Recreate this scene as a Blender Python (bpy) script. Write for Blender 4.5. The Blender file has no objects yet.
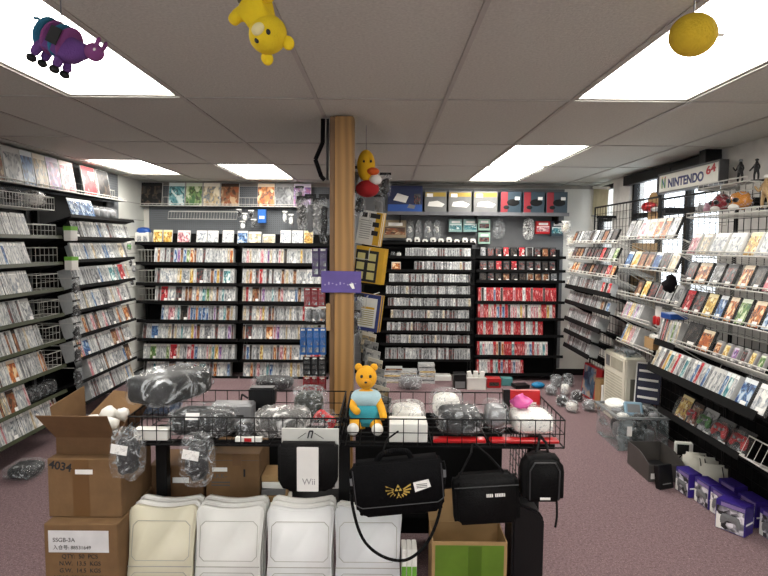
import bpy, bmesh, math, random
from mathutils import Vector, Matrix, noise as mnoise
R = math.radians
random.seed(7)
C = bpy.context.scene.collection
# ------------------------------------------------------------------ camera
F, PITCH, ROLL, CAMZ = 590.0, R(4.27), R(0.5), 1.64
CAM = Vector((0, 0, CAMZ))
_f = Vector((0, math.cos(PITCH), -math.sin(PITCH)))
_u0 = Vector((0, math.sin(PITCH), math.cos(PITCH)))
_r0 = Vector((1, 0, 0))
_r = _r0 * math.cos(ROLL) + _u0 * math.sin(ROLL)
_u = _u0 * math.cos(ROLL) - _r0 * math.sin(ROLL)
def ray(px, py): return _f + _r * ((px - 384) / F) + _u * ((288 - py) / F)
def atY(px, py, y): d = ray(px, py); return CAM + d * (y / d.y)
def atX(px, py, x): d = ray(px, py); return CAM + d * (x / d.x)
def atZ(px, py, z): d = ray(px, py); return CAM + d * ((z - CAMZ) / d.z)
cd = bpy.data.cameras.new('camera'); cam = bpy.data.objects.new('camera', cd); C.objects.link(cam)
cd.sensor_width = 36; cd.lens = 36 * F / 768; cd.clip_start = 0.02
m3 = Matrix((_r, _u, -_f)).transposed()
cam.matrix_world = Matrix.Translation(CAM) @ m3.to_4x4()
bpy.context.scene.camera = cam
vs = bpy.context.scene.view_settings
vs.view_transform = 'Standard'; vs.look = 'None'; vs.gamma = 1; vs.use_curve_mapping = False; vs.exposure = 0.15

# ------------------------------------------------------------------ materials
def lin(c): return tuple(((x / 12.92) if x <= .04045 else ((x + .055) / 1.055) ** 2.4) for x in c) + (1,)
def hx(s): return tuple(int(s[i:i + 2], 16) / 255 for i in (0, 2, 4))
MATS = {}
def mat(name, col, rough=.5, metal=0, var=.12, scale=9, bump=0, bscale=60, alpha=1, emit=0, spec=.5, coat=0, detail=3):
    if name in MATS: return MATS[name]
    if isinstance(col, str): col = hx(col)
    m = bpy.data.materials.new(name); m.use_nodes = True
    nt = m.node_tree; b = nt.nodes['Principled BSDF']; L = nt.links
    b.inputs['Roughness'].default_value = rough; b.inputs['Metallic'].default_value = metal
    b.inputs['Specular IOR Level'].default_value = spec; b.inputs['Coat Weight'].default_value = coat
    tc = nt.nodes.new('ShaderNodeTexCoord')
    n = nt.nodes.new('ShaderNodeTexNoise'); n.inputs['Scale'].default_value = scale; n.inputs['Detail'].default_value = detail
    L.new(tc.outputs['Object'], n.inputs['Vector'])
    r = nt.nodes.new('ShaderNodeValToRGB')
    c = lin(col)
    r.color_ramp.elements[0].position = .3; r.color_ramp.elements[1].position = .7
    r.color_ramp.elements[0].color = tuple(x * (1 - var) for x in c[:3]) + (1,)
    r.color_ramp.elements[1].color = tuple(min(1, x * (1 + var)) for x in c[:3]) + (1,)
    L.new(n.outputs['Fac'], r.inputs['Fac']); L.new(r.outputs['Color'], b.inputs['Base Color'])
    if bump:
        n2 = nt.nodes.new('ShaderNodeTexNoise'); n2.inputs['Scale'].default_value = bscale; n2.inputs['Detail'].default_value = 4
        L.new(tc.outputs['Object'], n2.inputs['Vector'])
        bp = nt.nodes.new('ShaderNodeBump'); bp.inputs['Strength'].default_value = bump; bp.inputs['Distance'].default_value = .012
        L.new(n2.outputs['Fac'], bp.inputs['Height']); L.new(bp.outputs['Normal'], b.inputs['Normal'])
    b.inputs['Alpha'].default_value = alpha
    if emit:
        b.inputs['Emission Color'].default_value = c; b.inputs['Emission Strength'].default_value = emit
    MATS[name] = m
    return m
def cover_mat(name, cols, band=None, scale=2.6, rough=.42):
    """printed inlay: three inks in patches, different on every object, with a title band"""
    if name in MATS: return MATS[name]
    m = bpy.data.materials.new(name); m.use_nodes = True
    nt = m.node_tree; b = nt.nodes['Principled BSDF']; L = nt.links
    b.inputs['Roughness'].default_value = rough
    tc = nt.nodes.new('ShaderNodeTexCoord'); oi = nt.nodes.new('ShaderNodeObjectInfo')
    mu = nt.nodes.new('ShaderNodeMath'); mu.operation = 'MULTIPLY'; mu.inputs[1].default_value = 91.0
    L.new(oi.outputs['Random'], mu.inputs[0]); b.inputs['Specular IOR Level'].default_value = .35
    n = nt.nodes.new('ShaderNodeTexNoise'); n.noise_dimensions = '4D'
    n.inputs['Scale'].default_value = scale; n.inputs['Detail'].default_value = 1.2; n.inputs['Roughness'].default_value = .5
    L.new(tc.outputs['Generated'], n.inputs['Vector']); L.new(mu.outputs[0], n.inputs['W'])
    r = nt.nodes.new('ShaderNodeValToRGB'); cr = r.color_ramp
    cr.elements[0].position = .36; cr.elements[0].color = lin(cols[0])
    cr.elements[1].position = .64; cr.elements[1].color = lin(cols[-1])
    for i, c in enumerate(cols[1:-1]):
        e = cr.elements.new(.36 + .28*(i+1)/(len(cols)-1)); e.color = lin(c)
    vo = nt.nodes.new('ShaderNodeTexVoronoi'); vo.voronoi_dimensions = '4D'; vo.inputs['Scale'].default_value = 4.5
    L.new(tc.outputs['Generated'], vo.inputs['Vector']); L.new(mu.outputs[0], vo.inputs['W'])
    sx_ = nt.nodes.new('ShaderNodeSeparateXYZ'); L.new(vo.outputs['Color'], sx_.inputs[0])
    am = nt.nodes.new('ShaderNodeMix'); am.inputs['Factor'].default_value = .3
    L.new(n.outputs['Fac'], am.inputs['A']); L.new(sx_.outputs['X'], am.inputs['B'])
    L.new(am.outputs['Result'], r.inputs['Fac'])
    out = r.outputs['Color']
    if band:
        sp = nt.nodes.new('ShaderNodeSeparateXYZ'); L.new(tc.outputs['Generated'], sp.inputs[0])
        gt = nt.nodes.new('ShaderNodeMath'); gt.operation = 'GREATER_THAN'; gt.inputs[1].default_value = .84
        L.new(sp.outputs['Z'], gt.inputs[0])
        mx = nt.nodes.new('ShaderNodeMix'); mx.data_type = 'RGBA'
        L.new(gt.outputs[0], mx.inputs['Factor']); L.new(out, mx.inputs['A']); mx.inputs['B'].default_value = lin(band)
        out = mx.outputs['Result']
    L.new(out, b.inputs['Base Color'])
    MATS[name] = m
    return m
def bag_mat(name, alpha=.3, tint=(.9, .92, .93), rough=.12, bscale=14):
    m = mat(name, tint, rough, var=.05, alpha=alpha, bump=.9, bscale=bscale, spec=.8)
    nt = m.node_tree; b = nt.nodes['Principled BSDF']; L = nt.links
    tc = nt.nodes['Texture Coordinate']
    n = nt.nodes.new('ShaderNodeTexNoise'); n.inputs['Scale'].default_value = bscale * .9; n.inputs['Detail'].default_value = 5; n.inputs['Distortion'].default_value = 2.5
    L.new(tc.outputs['Object'], n.inputs['Vector'])
    r = nt.nodes.new('ShaderNodeMapRange'); r.inputs['From Min'].default_value = .5; r.inputs['From Max'].default_value = .68  # crinkle highlights painted into the film as streaks of higher alpha
    r.inputs['To Min'].default_value = alpha * .3; r.inputs['To Max'].default_value = min(1, alpha * 3)
    L.new(n.outputs['Fac'], r.inputs['Value']); L.new(r.outputs['Result'], b.inputs['Alpha'])
    return m
BLACK = mat('black_metal', '0d0d0e', .5, spec=.2)
BLACKP = mat('black_plastic', '121213', .4, spec=.25)
SHELFB = mat('shelf_black', '0b0b0c', .7, spec=.12)
WHITEW = mat('white_wire', 'c4c3bc', .45)
WHITEP = mat('white_plastic', 'e6e5df', .35, var=.04)
WHITEC = mat('white_paper', 'eeede8', .6, var=.04)
GREYP = mat('grey_plastic', '77787a', .4)
CARD = mat('cardboard', '75593a', .85, var=.1, scale=14, bump=.15, bscale=40)
CARDD = mat('cardboard_brown', '65492d', .85, var=.1, scale=14, bump=.15, bscale=40)
CARDL = mat('cardboard_tan', 'a5855a', .85, var=.08, scale=14)
TAPE = mat('packing_tape', '6a4c2b', .4, var=.05)
BAG = bag_mat('clear_bag', .15, bscale=22)
BAGW = bag_mat('milky_bag', .55, (.93, .93, .92), .2)
FABRIC = mat('black_fabric', '0d0d0f', .9, spec=.1, var=.25, scale=60, bump=.4, bscale=160)
FABRIC2 = mat('black_nylon', '0c0c0d', .7, spec=.15, var=.2, scale=40, bump=.3, bscale=120)
CLEARP = bag_mat('clear_hard_plastic', .3, (.82, .84, .85), .15, 3)
PLAST = mat('case_clear', 'b9bbba', .22, var=.06)
PLASTD = mat('case_dark', '2a2b2c', .25, var=.1)
PLASTW = mat('case_white', 'd8d8d4', .25, var=.05)
PLASTG = mat('case_green', '7f9463', .3, var=.1)
mat('case_red', '9a1d27', .3, var=.1)
STICK = mat('price_sticker', 'f1f0ec', .5, var=.03)
INK = mat('ink_black', '202022', .7)
INKG = mat('ink_grey', '55524e', .7)
PAL = {
 'white': (('d9d9d4', 'b9bdbf', 'e9e8e2'), 'efeee9'), 'pale grey': (('8f9294', 'b9bbba', 'd4d5d2'), 'c9cac7'),
 'grey': (('5a5c5e', '85878a', 'a7a9a8'), '9a9b9a'), 'dark grey': (('242527', '3c3d3f', '6a6b6b'), '4a4b4c'),
 'black': (('0f0f10', '1d1d20', '3f3a38'), '222224'), 'blue': (('27477f', '5f86b4', 'c0d0dc'), 'dfe5e8'),
 'red': (('a81e2b', 'c43a3f', 'e9b9b2'), 'd8303a'), 'yellow': (('b98a2c', 'dcc063', 'efe4b4'), 'e8d9a0'),
 'green': (('3d6b3a', '7d9c5a', 'cdd8b4'), 'd6dfc8'), 'teal': (('2a7480', '6fa9ad', 'd2e2df'), 'e2ebe8'),
 'brown': (('4a3022', '7d5a3f', 'b79a78'), '3a2a22'), 'orange': (('a6521f', 'd07d3a', 'ecd0a2'), 'ead9bc'),
 'purple': (('47315f', '7a5f9c', 'c8b6d4'), 'd9d0de'), 'pink': (('b8626e', 'd39aa0', 'ecd6d2'), 'efe0dc'), 'tan': (('a58f6c', 'c8b793', 'e6dcc4'), 'eae3d3'),
}
ACC = {'white': '6f7a86', 'pale grey': '4c5660', 'blue': '17233f', 'red': '3d1114', 'yellow': '7a3a22', 'green': '23301f', 'teal': '173a40', 'brown': '8f4a2a', 'orange': '2b2a33', 'purple': 'b0708a', 'pink': '6d3440', 'tan': '5d6c78', 'grey': '2e3033', 'dark grey': '8a4038', 'black': '55483c'}
def cov(col):
    a, b = PAL[col]; return cover_mat('cover_' + col.replace(' ', '_'), [hx(a[0]), hx(a[1]), hx(ACC[col]), hx(a[1]), hx(a[2])], hx(b))

# ------------------------------------------------------------------ mesh building
class MB:
    def __init__(s): s.v = []; s.f = []; s.m = []
    def add(s, vs, fs, mi=0, M=None):
        o = len(s.v)
        s.v += [tuple((M @ Vector(p)) if M else p) for p in vs]
        for f in fs: s.f.append(tuple(o + i for i in f)); s.m.append(mi)
        return s
    def box(s, lo, hi, mi=0, M=None):
        (a, b, c), (d, e, f) = lo, hi
        return s.add([(a,b,c),(d,b,c),(d,e,c),(a,e,c),(a,b,f),(d,b,f),(d,e,f),(a,e,f)],
                     [(0,3,2,1),(4,5,6,7),(0,1,5,4),(1,2,6,5),(2,3,7,6),(3,0,4,7)], mi, M)
    def cbox(s, c, size, mi=0, M=None):
        return s.box([c[i]-size[i]/2 for i in range(3)], [c[i]+size[i]/2 for i in range(3)], mi, M)
    def tube(s, p, q, r, n=5, mi=0, r2=None, M=None):
        p = Vector(p); q = Vector(q); d = (q-p)
        if d.length < 1e-6: return s
        a = d.orthogonal().normalized(); b = d.normalized().cross(a); r2 = r if r2 is None else r2
        vs = []
        for k, (c, rr) in enumerate(((p, r), (q, r2))):
            for i in range(n):
                t = 2*math.pi*i/n; vs.append(c + (a*math.cos(t) + b*math.sin(t))*rr)
        fs = [(i, (i+1) % n, n+(i+1) % n, n+i) for i in range(n)] + [tuple(range(n))[::-1], tuple(range(n, 2*n))]
        return s.add(vs, fs, mi, M)
    def path(s, pts, r, n=6, mi=0, M=None):
        for a, b in zip(pts, pts[1:]): s.tube(a, b, r, n, mi, None, M)
        return s
    def spath(s, pts, r, n=8, k=6):
        P = [Vector(p) for p in pts]; P = [2*P[0]-P[1]] + P + [2*P[-1]-P[-2]]; out = []
        for i in range(1, len(P)-2):
            a, b, c, d = P[i-1:i+3]
            for j in range(k):
                t = j/k; out.append(.5*((2*b)+(c-a)*t+(2*a-5*b+4*c-d)*t*t+(3*b-a-3*c+d)*t**3))
        return s.path(out+[P[-2]], r, n)
    def prism(s, poly, y0, y1, mi=0, M=None):
        """poly in x,z; extruded along y"""
        n = len(poly)
        vs = [(x, y0, z) for x, z in poly] + [(x, y1, z) for x, z in poly]
        return s.add(vs, [tuple(range(n)), tuple(range(n, 2*n))[::-1]] + [(i, n+i, n+(i+1) % n, (i+1) % n) for i in range(n)], mi, M)
    def quad(s, a, b, c, d, mi=0, M=None): return s.add([a, b, c, d], [(0,1,2,3)], mi, M)
    def sheet(s, a, b, c, d, t=.004, mi=0, M=None):
        a, b, c, d = map(Vector, (a, b, c, d)); n = (b-a).cross(d-a).normalized()*t
        return s.add([a,b,c,d,a+n,b+n,c+n,d+n], [(3,2,1,0),(4,5,6,7),(0,1,5,4),(1,2,6,5),(2,3,7,6),(3,0,4,7)], mi, M)
    def ball(s, c, r, mi=0, M=None, nu=14, nv=9, e=1.0):
        """(super)ellipsoid; r is 3 radii; e<1 boxier"""
        if not hasattr(r, '__len__'): r = (r, r, r)
        sg = lambda v: math.copysign(abs(v)**e, v)
        vs = [(c[0], c[1], c[2]-r[2])]; fs = []
        for j in range(1, nv):
            ph = -math.pi/2 + math.pi*j/nv
            for i in range(nu):
                t = 2*math.pi*i/nu
                vs.append((c[0]+r[0]*sg(math.cos(ph))*sg(math.cos(t)), c[1]+r[1]*sg(math.cos(ph))*sg(math.sin(t)), c[2]+r[2]*sg(math.sin(ph))))
        vs.append((c[0], c[1], c[2]+r[2])); last = len(vs)-1
        for i in range(nu):
            k = (i+1) % nu
            fs.append((0, 1+k, 1+i)); fs.append((last, last-nu+i, last-nu+k))
            for j in range(nv-2): fs.append((1+j*nu+i, 1+j*nu+k, 1+(j+1)*nu+k, 1+(j+1)*nu+i))
        return s.add(vs, fs, mi, M)
    def lumpy(s, amp, freq, seed=0, axis=(1,1,1)):
        for i, p in enumerate(s.v):
            q = Vector(p)*freq + Vector((seed*7.3, seed*3.1, seed*1.7))
            d = mnoise.noise_vector(q) + .5*mnoise.noise_vector(q*2.3)
            s.v[i] = tuple(p[k]+d[k]*amp*axis[k] for k in range(3))
        return s
    def crumple(s, amp, freq, seed=0):
        c = Vector((sum(p[0] for p in s.v), sum(p[1] for p in s.v), sum(p[2] for p in s.v)))/len(s.v)
        for i, p in enumerate(s.v):
            p = Vector(p); q = p*freq + Vector((seed*5.3, seed*2.9, seed*3.7)); d = (p-c).normalized()
            k = 1-2.4*abs(mnoise.noise(q)); k2 = 1-2.4*abs(mnoise.noise(q*2.1+Vector((9, 4, 2))))
            s.v[i] = tuple(p + d*amp*(k+.55*k2))
        return s
    def build(s, name, mats, parent=None, smooth=False, bevel=0, seg=2, M=None):
        me = bpy.data.meshes.new(name); me.from_pydata(s.v, [], s.f)
        for m in (mats if isinstance(mats, (list, tuple)) else [mats]): me.materials.append(m)
        me.polygons.foreach_set('material_index', s.m)
        bm = bmesh.new(); bm.from_mesh(me)
        bmesh.ops.recalc_face_normals(bm, faces=bm.faces)
        if bevel:
            ed = [e for e in bm.edges if len(e.link_faces) == 2 and e.calc_face_angle(0) > .5]
            bmesh.ops.bevel(bm, geom=ed, offset=bevel, segments=seg, affect='EDGES', clamp_overlap=True)
        bm.to_mesh(me); bm.free()
        if smooth:
            for p in me.polygons: p.use_smooth = True
        o = bpy.data.objects.new(name, me); C.objects.link(o)
        if parent: o.parent = parent
        if M is not None: o.matrix_basis = M
        return o
def subsurf(o, n=1):
    m = o.modifiers.new('subdivision', 'SUBSURF'); m.levels = n; m.render_levels = n
    for p in o.data.polygons: p.use_smooth = True
    return o
def tag(o, label=None, cat=None, group=None, kind=None):
    if label: o['label'] = label
    if cat: o['category'] = cat
    if group: o['group'] = group
    if kind: o['kind'] = kind
    return o
def thing(name, label, cat, M=None, group=None):
    o = bpy.data.objects.new(name, None); C.objects.link(o); o.empty_display_size = .1
    if M is not None: o.matrix_basis = M if isinstance(M, Matrix) else Matrix.Translation(M)
    return tag(o, label, cat, group)
def struct(mb, name, mats, **k): return tag(mb.build(name, mats, **k), kind='structure')
def text(body, size, mt, parent, M, name='lettering', ext=.0006, align='CENTER', sx=1, bold=0, fit=None):
    cu = bpy.data.curves.new(name, 'FONT'); cu.body = body; cu.size = size; cu.extrude = ext
    cu.align_x = align; cu.align_y = 'CENTER'; cu.offset = bold; cu.materials.append(mt)
    tmp = bpy.data.objects.new(name, cu); C.objects.link(tmp); bpy.context.view_layer.update()
    me = bpy.data.meshes.new_from_object(tmp.evaluated_get(bpy.context.evaluated_depsgraph_get()))
    bpy.data.objects.remove(tmp); me.name = name
    if fit: xs = [v.co.x for v in me.vertices]; sx = fit/(max(xs)-min(xs))
    o = bpy.data.objects.new(name, me); C.objects.link(o); o.parent = parent
    # text lies in x,y facing +z: stand it up so that it faces -y
    o.matrix_basis = M @ Matrix.Rotation(R(90), 4, 'X') @ Matrix.Diagonal((sx, 1, 1, 1))
    return o
def skin(name, verts, edges, radii, mt, parent, lv=2):
    me = bpy.data.meshes.new(name); me.from_pydata(verts, edges, []); me.materials.append(mt)
    o = bpy.data.objects.new(name, me); C.objects.link(o); o.parent = parent
    sk = o.modifiers.new('skin', 'SKIN'); sk.use_smooth_shade = True
    me.skin_vertices.new() if not me.skin_vertices else None
    for i, r in enumerate(radii):
        d = me.skin_vertices[0].data[i]; d.radius = (r, r) if not hasattr(r, '__len__') else r
    me.skin_vertices[0].data[0].use_root = True
    s = o.modifiers.new('subdivision', 'SUBSURF'); s.levels = lv; s.render_levels = lv
    return o
T = Matrix.Translation
def Rz(a): return Matrix.Rotation(R(a), 4, 'Z')
def Rx(a): return Matrix.Rotation(R(a), 4, 'X')
def Ry(a): return Matrix.Rotation(R(a), 4, 'Y')
ONES = 'first second third fourth fifth sixth seventh eighth ninth tenth eleventh twelfth thirteenth fourteenth fifteenth sixteenth seventeenth eighteenth nineteenth'.split()
TENS = ['', '', 'twenty', 'thirty', 'forty', 'fifty']
def ordinal(n):
    if n < 20: return ONES[n-1]
    t, o = divmod(n, 10)
    return {2: 'twentieth', 3: 'thirtieth', 4: 'fortieth', 5: 'fiftieth'}[t] if o == 0 else TENS[t] + '-' + ONES[o-1]
# ------------------------------------------------------------------ the room
H = CAMZ + .75; XL, XR, YB, YF = -3.0, 2.6, 7.4, -2.6
carpet = mat('carpet', '786164', .95, var=.34, scale=70, bump=.5, bscale=260, detail=6)
nt = carpet.node_tree
n = nt.nodes.new('ShaderNodeTexNoise'); n.inputs['Scale'].default_value = 190; n.inputs['Detail'].default_value = 2
nt.links.new(nt.nodes['Texture Coordinate'].outputs['Object'], n.inputs['Vector'])
rr = nt.nodes.new('ShaderNodeValToRGB'); rr.color_ramp.elements[0].position = .60; rr.color_ramp.elements[1].position = .68
nt.links.new(n.outputs['Fac'], rr.inputs['Fac'])
mx = nt.nodes.new('ShaderNodeMix'); mx.data_type = 'RGBA'; mx.inputs['B'].default_value = lin(hx('b9a3a0'))
bs = nt.nodes['Principled BSDF']; src = bs.inputs['Base Color'].links[0].from_socket
nt.links.new(rr.outputs['Color'], mx.inputs['Factor']); nt.links.new(src, mx.inputs['A']); nt.links.new(mx.outputs['Result'], bs.inputs['Base Color'])
WALLM = mat('wall_paint', 'cfccc4', .8, var=.07, scale=3, bump=.15, bscale=30)
WALLR = mat('wall_plaster', 'd2cfca', .85, var=.16, scale=5, bump=.2, bscale=24)
BLOCK = mat('block_paint', 'c8cac4', .7, var=.06, scale=4)
TILE = mat('ceiling_tile', 'c9cac0', .9, var=.10, scale=90, bump=.35, bscale=150, detail=5)
TBAR = mat('ceiling_bar', 'b2b0a8', .5, var=.05)
struct(MB().box((XL-.3, YF, -.1), (XR+.3, YB+.2, 0)), 'floor', carpet)
# ceiling: mineral tiles dropped into a grid, light troffers in some of the cells
XS = [XL, -2.81, -2.24, -1.65, -1.05, -.36, .31, .96, 1.57, 2.2, XR]
YS = [YF, -2.3, -.95, .4, 1.76, 3.12, 4.48, 5.70, 7.05, YB]
YS2 = [YF, -2.4, -1.2, .0, 1.15, 2.3, 3.1, 4.3, 5.47, 6.65, YB]
LIGHTS = {(3, 4), (7, 4), (7, 6), (7, 7), (3, 7), (1, 8), (3, 2), (7, 2), (5, 1)}
tiles, bars, lamps = MB(), MB(), []
for i in range(len(XS)-1):
    ys = YS2 if i <= 1 else YS
    for j in range(len(ys)-1):
        lo = (XS[i]+.004, ys[j]+.004); hi = (XS[i+1]-.004, ys[j+1]-.004)
        if (i, j) in LIGHTS: lamps.append((i, j, lo, hi)); continue
        tiles.box((lo[0], lo[1], H), (hi[0], hi[1], H+.02))
    for y in ys[1:-1]: bars.box((XS[i], y-.009, H-.006), (XS[i+1], y+.009, H-.001))
for x in XS[1:-1]: bars.box((x-.010, YF, H-.0065), (x+.010, YB, H-.0015))
ce = struct(tiles, 'ceiling', TILE); bars.build('ceiling_grid', TBAR, ce)
struct(MB().box((XL-.3, YF, H+.16), (XR+.3, YB+.2, H+.2)), 'roof', TILE)
DIFF = mat('light_diffuser', 'fffaf2', .5, var=.0, emit=15.0)
lnames = {(3,4): 'long fluorescent ceiling panel above the hanging pony plush', (7,4): 'long fluorescent ceiling panel beside the hanging yellow ball plush',
 (7,6): 'fluorescent ceiling panel, nearer of the two end to end', (7,7): 'fluorescent ceiling panel touching the back wall above boxed consoles',
 (3,7): 'fluorescent ceiling panel above the poster ledge on back wall', (1,8): 'fluorescent ceiling panel tucked into the corner above the left wall',
 (3,2): 'fluorescent ceiling panel behind the viewer, over the left aisle', (7,2): 'fluorescent ceiling panel behind the viewer, over the right aisle', (5,1): 'fluorescent ceiling panel behind the viewer, middle of the shop'}
for i, j, lo, hi in lamps:
    t = thing('ceiling_light', lnames[(i, j)], 'ceiling light', T(((lo[0]+hi[0])/2, (lo[1]+hi[1])/2, H)), 'fluorescent ceiling panels')
    w, d = (hi[0]-lo[0])/2-.004, (hi[1]-lo[1])/2-.004
    MB().box((-w+.02, -d+.02, .012), (w-.02, d-.02, .016)).build('diffuser', DIFF, t)
    fr = MB()
    for a, b in (((-w, -d, .001), (w, -d+.022, .018)), ((-w, d-.022, .001), (w, d, .018)), ((-w, -d+.022, .001), (-w+.022, d-.022, .018)), ((w-.022, -d+.022, .001), (w, d-.022, .018))): fr.box(a, b)
    fr.build('frame', TBAR, t)
    MB().box((-w, -d, .02), (w, d, .1)).build('housing', WHITEP, t)
# walls
struct(MB().box((XL-.3, YB, -.1), (XR+.3, YB+.15, H+.16)), 'wall_back', WALLM)
struct(MB().box((XL-.15, YF, -.1), (XL, YB, H+.16)), 'wall_left', BLOCK)
wf = MB(); A0, A1, B0, B1 = XL+1.2, XR-1.2, .35, 2.2      # opening for an added, unseen window that brightens ceiling and fronts
for lo, hi in (((XL-.3, YF-.15, -.1), (A0, YF, H+.16)), ((A1, YF-.15, -.1), (XR+.3, YF, H+.16)), ((A0, YF-.15, -.1), (A1, YF, B0)), ((A0, YF-.15, B1), (A1, YF, H+.16))): wf.box(lo, hi)
struct(wf, 'wall_front', WALLM)
W1 = (6.78, 7.32); W2 = (4.62, 6.33)     # window openings along the right wall
ZS, ZT = 1.05, H-.03
wr = MB()
for a, b in ((YF, W2[0]), (W2[1], W1[0]), (W1[1], YB)): wr.box((XR, a, -.1), (XR+.16, b, H+.16))
for a, b in (W1, W2): wr.box((XR, a, -.1), (XR+.16, b, ZS)); wr.box((XR, a, ZT), (XR+.16, b, H+.16))
struct(wr, 'wall_right', WALLR)
GLASS = mat('window_glass', 'dfe8ee', .05, var=0, alpha=.12)
for k, (a, b) in enumerate((W1, W2)):
    w = tag(bpy.data.objects.new('window_%d' % (k+1), None), kind='structure'); C.objects.link(w)
    fr = MB(); x0, x1 = XR+.03, XR+.09
    for y in ([a, b-.05] if k == 0 else [a, a+.55, a+1.1, b-.05]): fr.box((x0, y, ZS), (x1, y+.05, ZT))
    for z in (ZS, ZT-.05, 1.93): fr.box((x0+.002, a+.001, z), (x1-.002, b-.001, z+.05))
    fr.build('window_frame', BLACK, w)
    MB().box((XR+.058, a+.002, ZS+.002), (XR+.062, b-.002, ZT-.002)).build('window_pane', GLASS, w)
w = tag(bpy.data.objects.new('window_3', None), kind='structure'); C.objects.link(w)  # added window out of view, lets fill daylight in from behind
fr = MB()
for k in range(5): x = A0+(A1-A0-.06)*k/4; fr.box((x, YF-.1, B0), (x+.06, YF-.04, B1))
for z in (B0, B1-.06): fr.box((A0+.001, YF-.098, z), (A1-.001, YF-.042, z+.06))
fr.build('window_frame', BLACK, w)
MB().box((A0, YF-.072, B0), (A1, YF-.068, B1)).build('window_pane', GLASS, w)
struct(MB().box((XL, YB-.012, H-.05), (XR, YB-.001, H-.008)), 'trim_1', mat('trim_grey', '8d8780', .8))
struct(MB().box((XL+.001, YF, 0), (XL+.012, YB, .08)), 'baseboard_left', BLACK)
struct(MB().box((XL+.014, YB-.012, 0), (XR-.02, YB-.001, .08)), 'baseboard_back', BLACK)
# mortar grooves in the bare block wall by the back left corner
gr = MB()
for k in range(11): gr.box((XL+.0005, 6.72, .2*k+.1), (XL+.002, YB-.014, .2*k+.108))
struct(gr, 'trim_2', mat('mortar', '9a9b95', .9))
# daylight: a bright overcast sky outside the windows
wd = bpy.data.worlds.new('sky'); wd.use_nodes = True; bpy.context.scene.world = wd
wd.node_tree.nodes['Background'].inputs['Color'].default_value = (.86, .93, 1, 1)
wd.node_tree.nodes['Background'].inputs['Strength'].default_value = 3.6
# pegboard and slatwall
def pegmat():
    m = mat('pegboard_grey', '62666a', .75, var=.05)
    nt = m.node_tree; b = nt.nodes['Principled BSDF']
    tc = nt.nodes['Texture Coordinate']
    v = nt.nodes.new('ShaderNodeVectorMath'); v.operation = 'FRACTION'
    s = nt.nodes.new('ShaderNodeVectorMath'); s.operation = 'SCALE'; s.inputs['Scale'].default_value = 1/.0254
    nt.links.new(tc.outputs['Object'], s.inputs[0]); nt.links.new(s.outputs[0], v.inputs[0])
    su = nt.nodes.new('ShaderNodeVectorMath'); su.operation = 'SUBTRACT'; su.inputs[1].default_value = (.5, .5, .5)
    nt.links.new(v.outputs[0], su.inputs[0])
    mlt = nt.nodes.new('ShaderNodeVectorMath'); mlt.operation = 'MULTIPLY'; mlt.inputs[1].default_value = (1, 0, 1)
    nt.links.new(su.outputs[0], mlt.inputs[0])
    ln = nt.nodes.new('ShaderNodeVectorMath'); ln.operation = 'LENGTH'; nt.links.new(mlt.outputs[0], ln.inputs[0])
    lt = nt.nodes.new('ShaderNodeMath'); lt.operation = 'LESS_THAN'; lt.inputs[1].default_value = .16
    nt.links.new(ln.outputs['Value'], lt.inputs[0])
    mx = nt.nodes.new('ShaderNodeMix'); mx.data_type = 'RGBA'; mx.inputs['B'].default_value = lin(hx('17181a'))
    src = b.inputs['Base Color'].links[0].from_socket
    nt.links.new(lt.outputs[0], mx.inputs['Factor']); nt.links.new(src, mx.inputs['A']); nt.links.new(mx.outputs['Result'], b.inputs['Base Color'])
    return m
PEG = pegmat()
# frames: local x along the wall, local -y out of the wall, z up
FL = T((XL, 0, 0)) @ Rz(90)      # left wall: local x = world y
FB = T((0, YB, 0))               # back wall
FR = T((XR, 0, 0)) @ Rz(-90)     # right wall: local x = -world y
def panel(name, label, Fm, u0, u1, z0, z1, m, d=.016):
    return tag(MB().box((u0, -d, z0), (u1, -.002, z1)).build(name, m, M=Fm), label, 'wall panel')
panel('pegboard', 'grey pegboard covering the left wall behind the game racks', FL, 1.5, 6.66, .1, H-.01, PEG)
panel('pegboard', 'grey pegboard on the back wall left of the wooden post', FB, -2.93, -.62, .09, H-.055, PEG)
sw = MB().box((-.55, -.012, .09), (2.23, -.002, H-.055))
for k in range(26): sw.box((-.55, -.019, .1+.0845*k), (2.23, -.012, .1+.0845*k+.075))
tag(sw.build('slatwall', mat('slatwall_grey', '6c6e70', .6, var=.06), M=FB), 'dark grey slatwall on the back wall right of the wooden post', 'wall panel')

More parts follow.
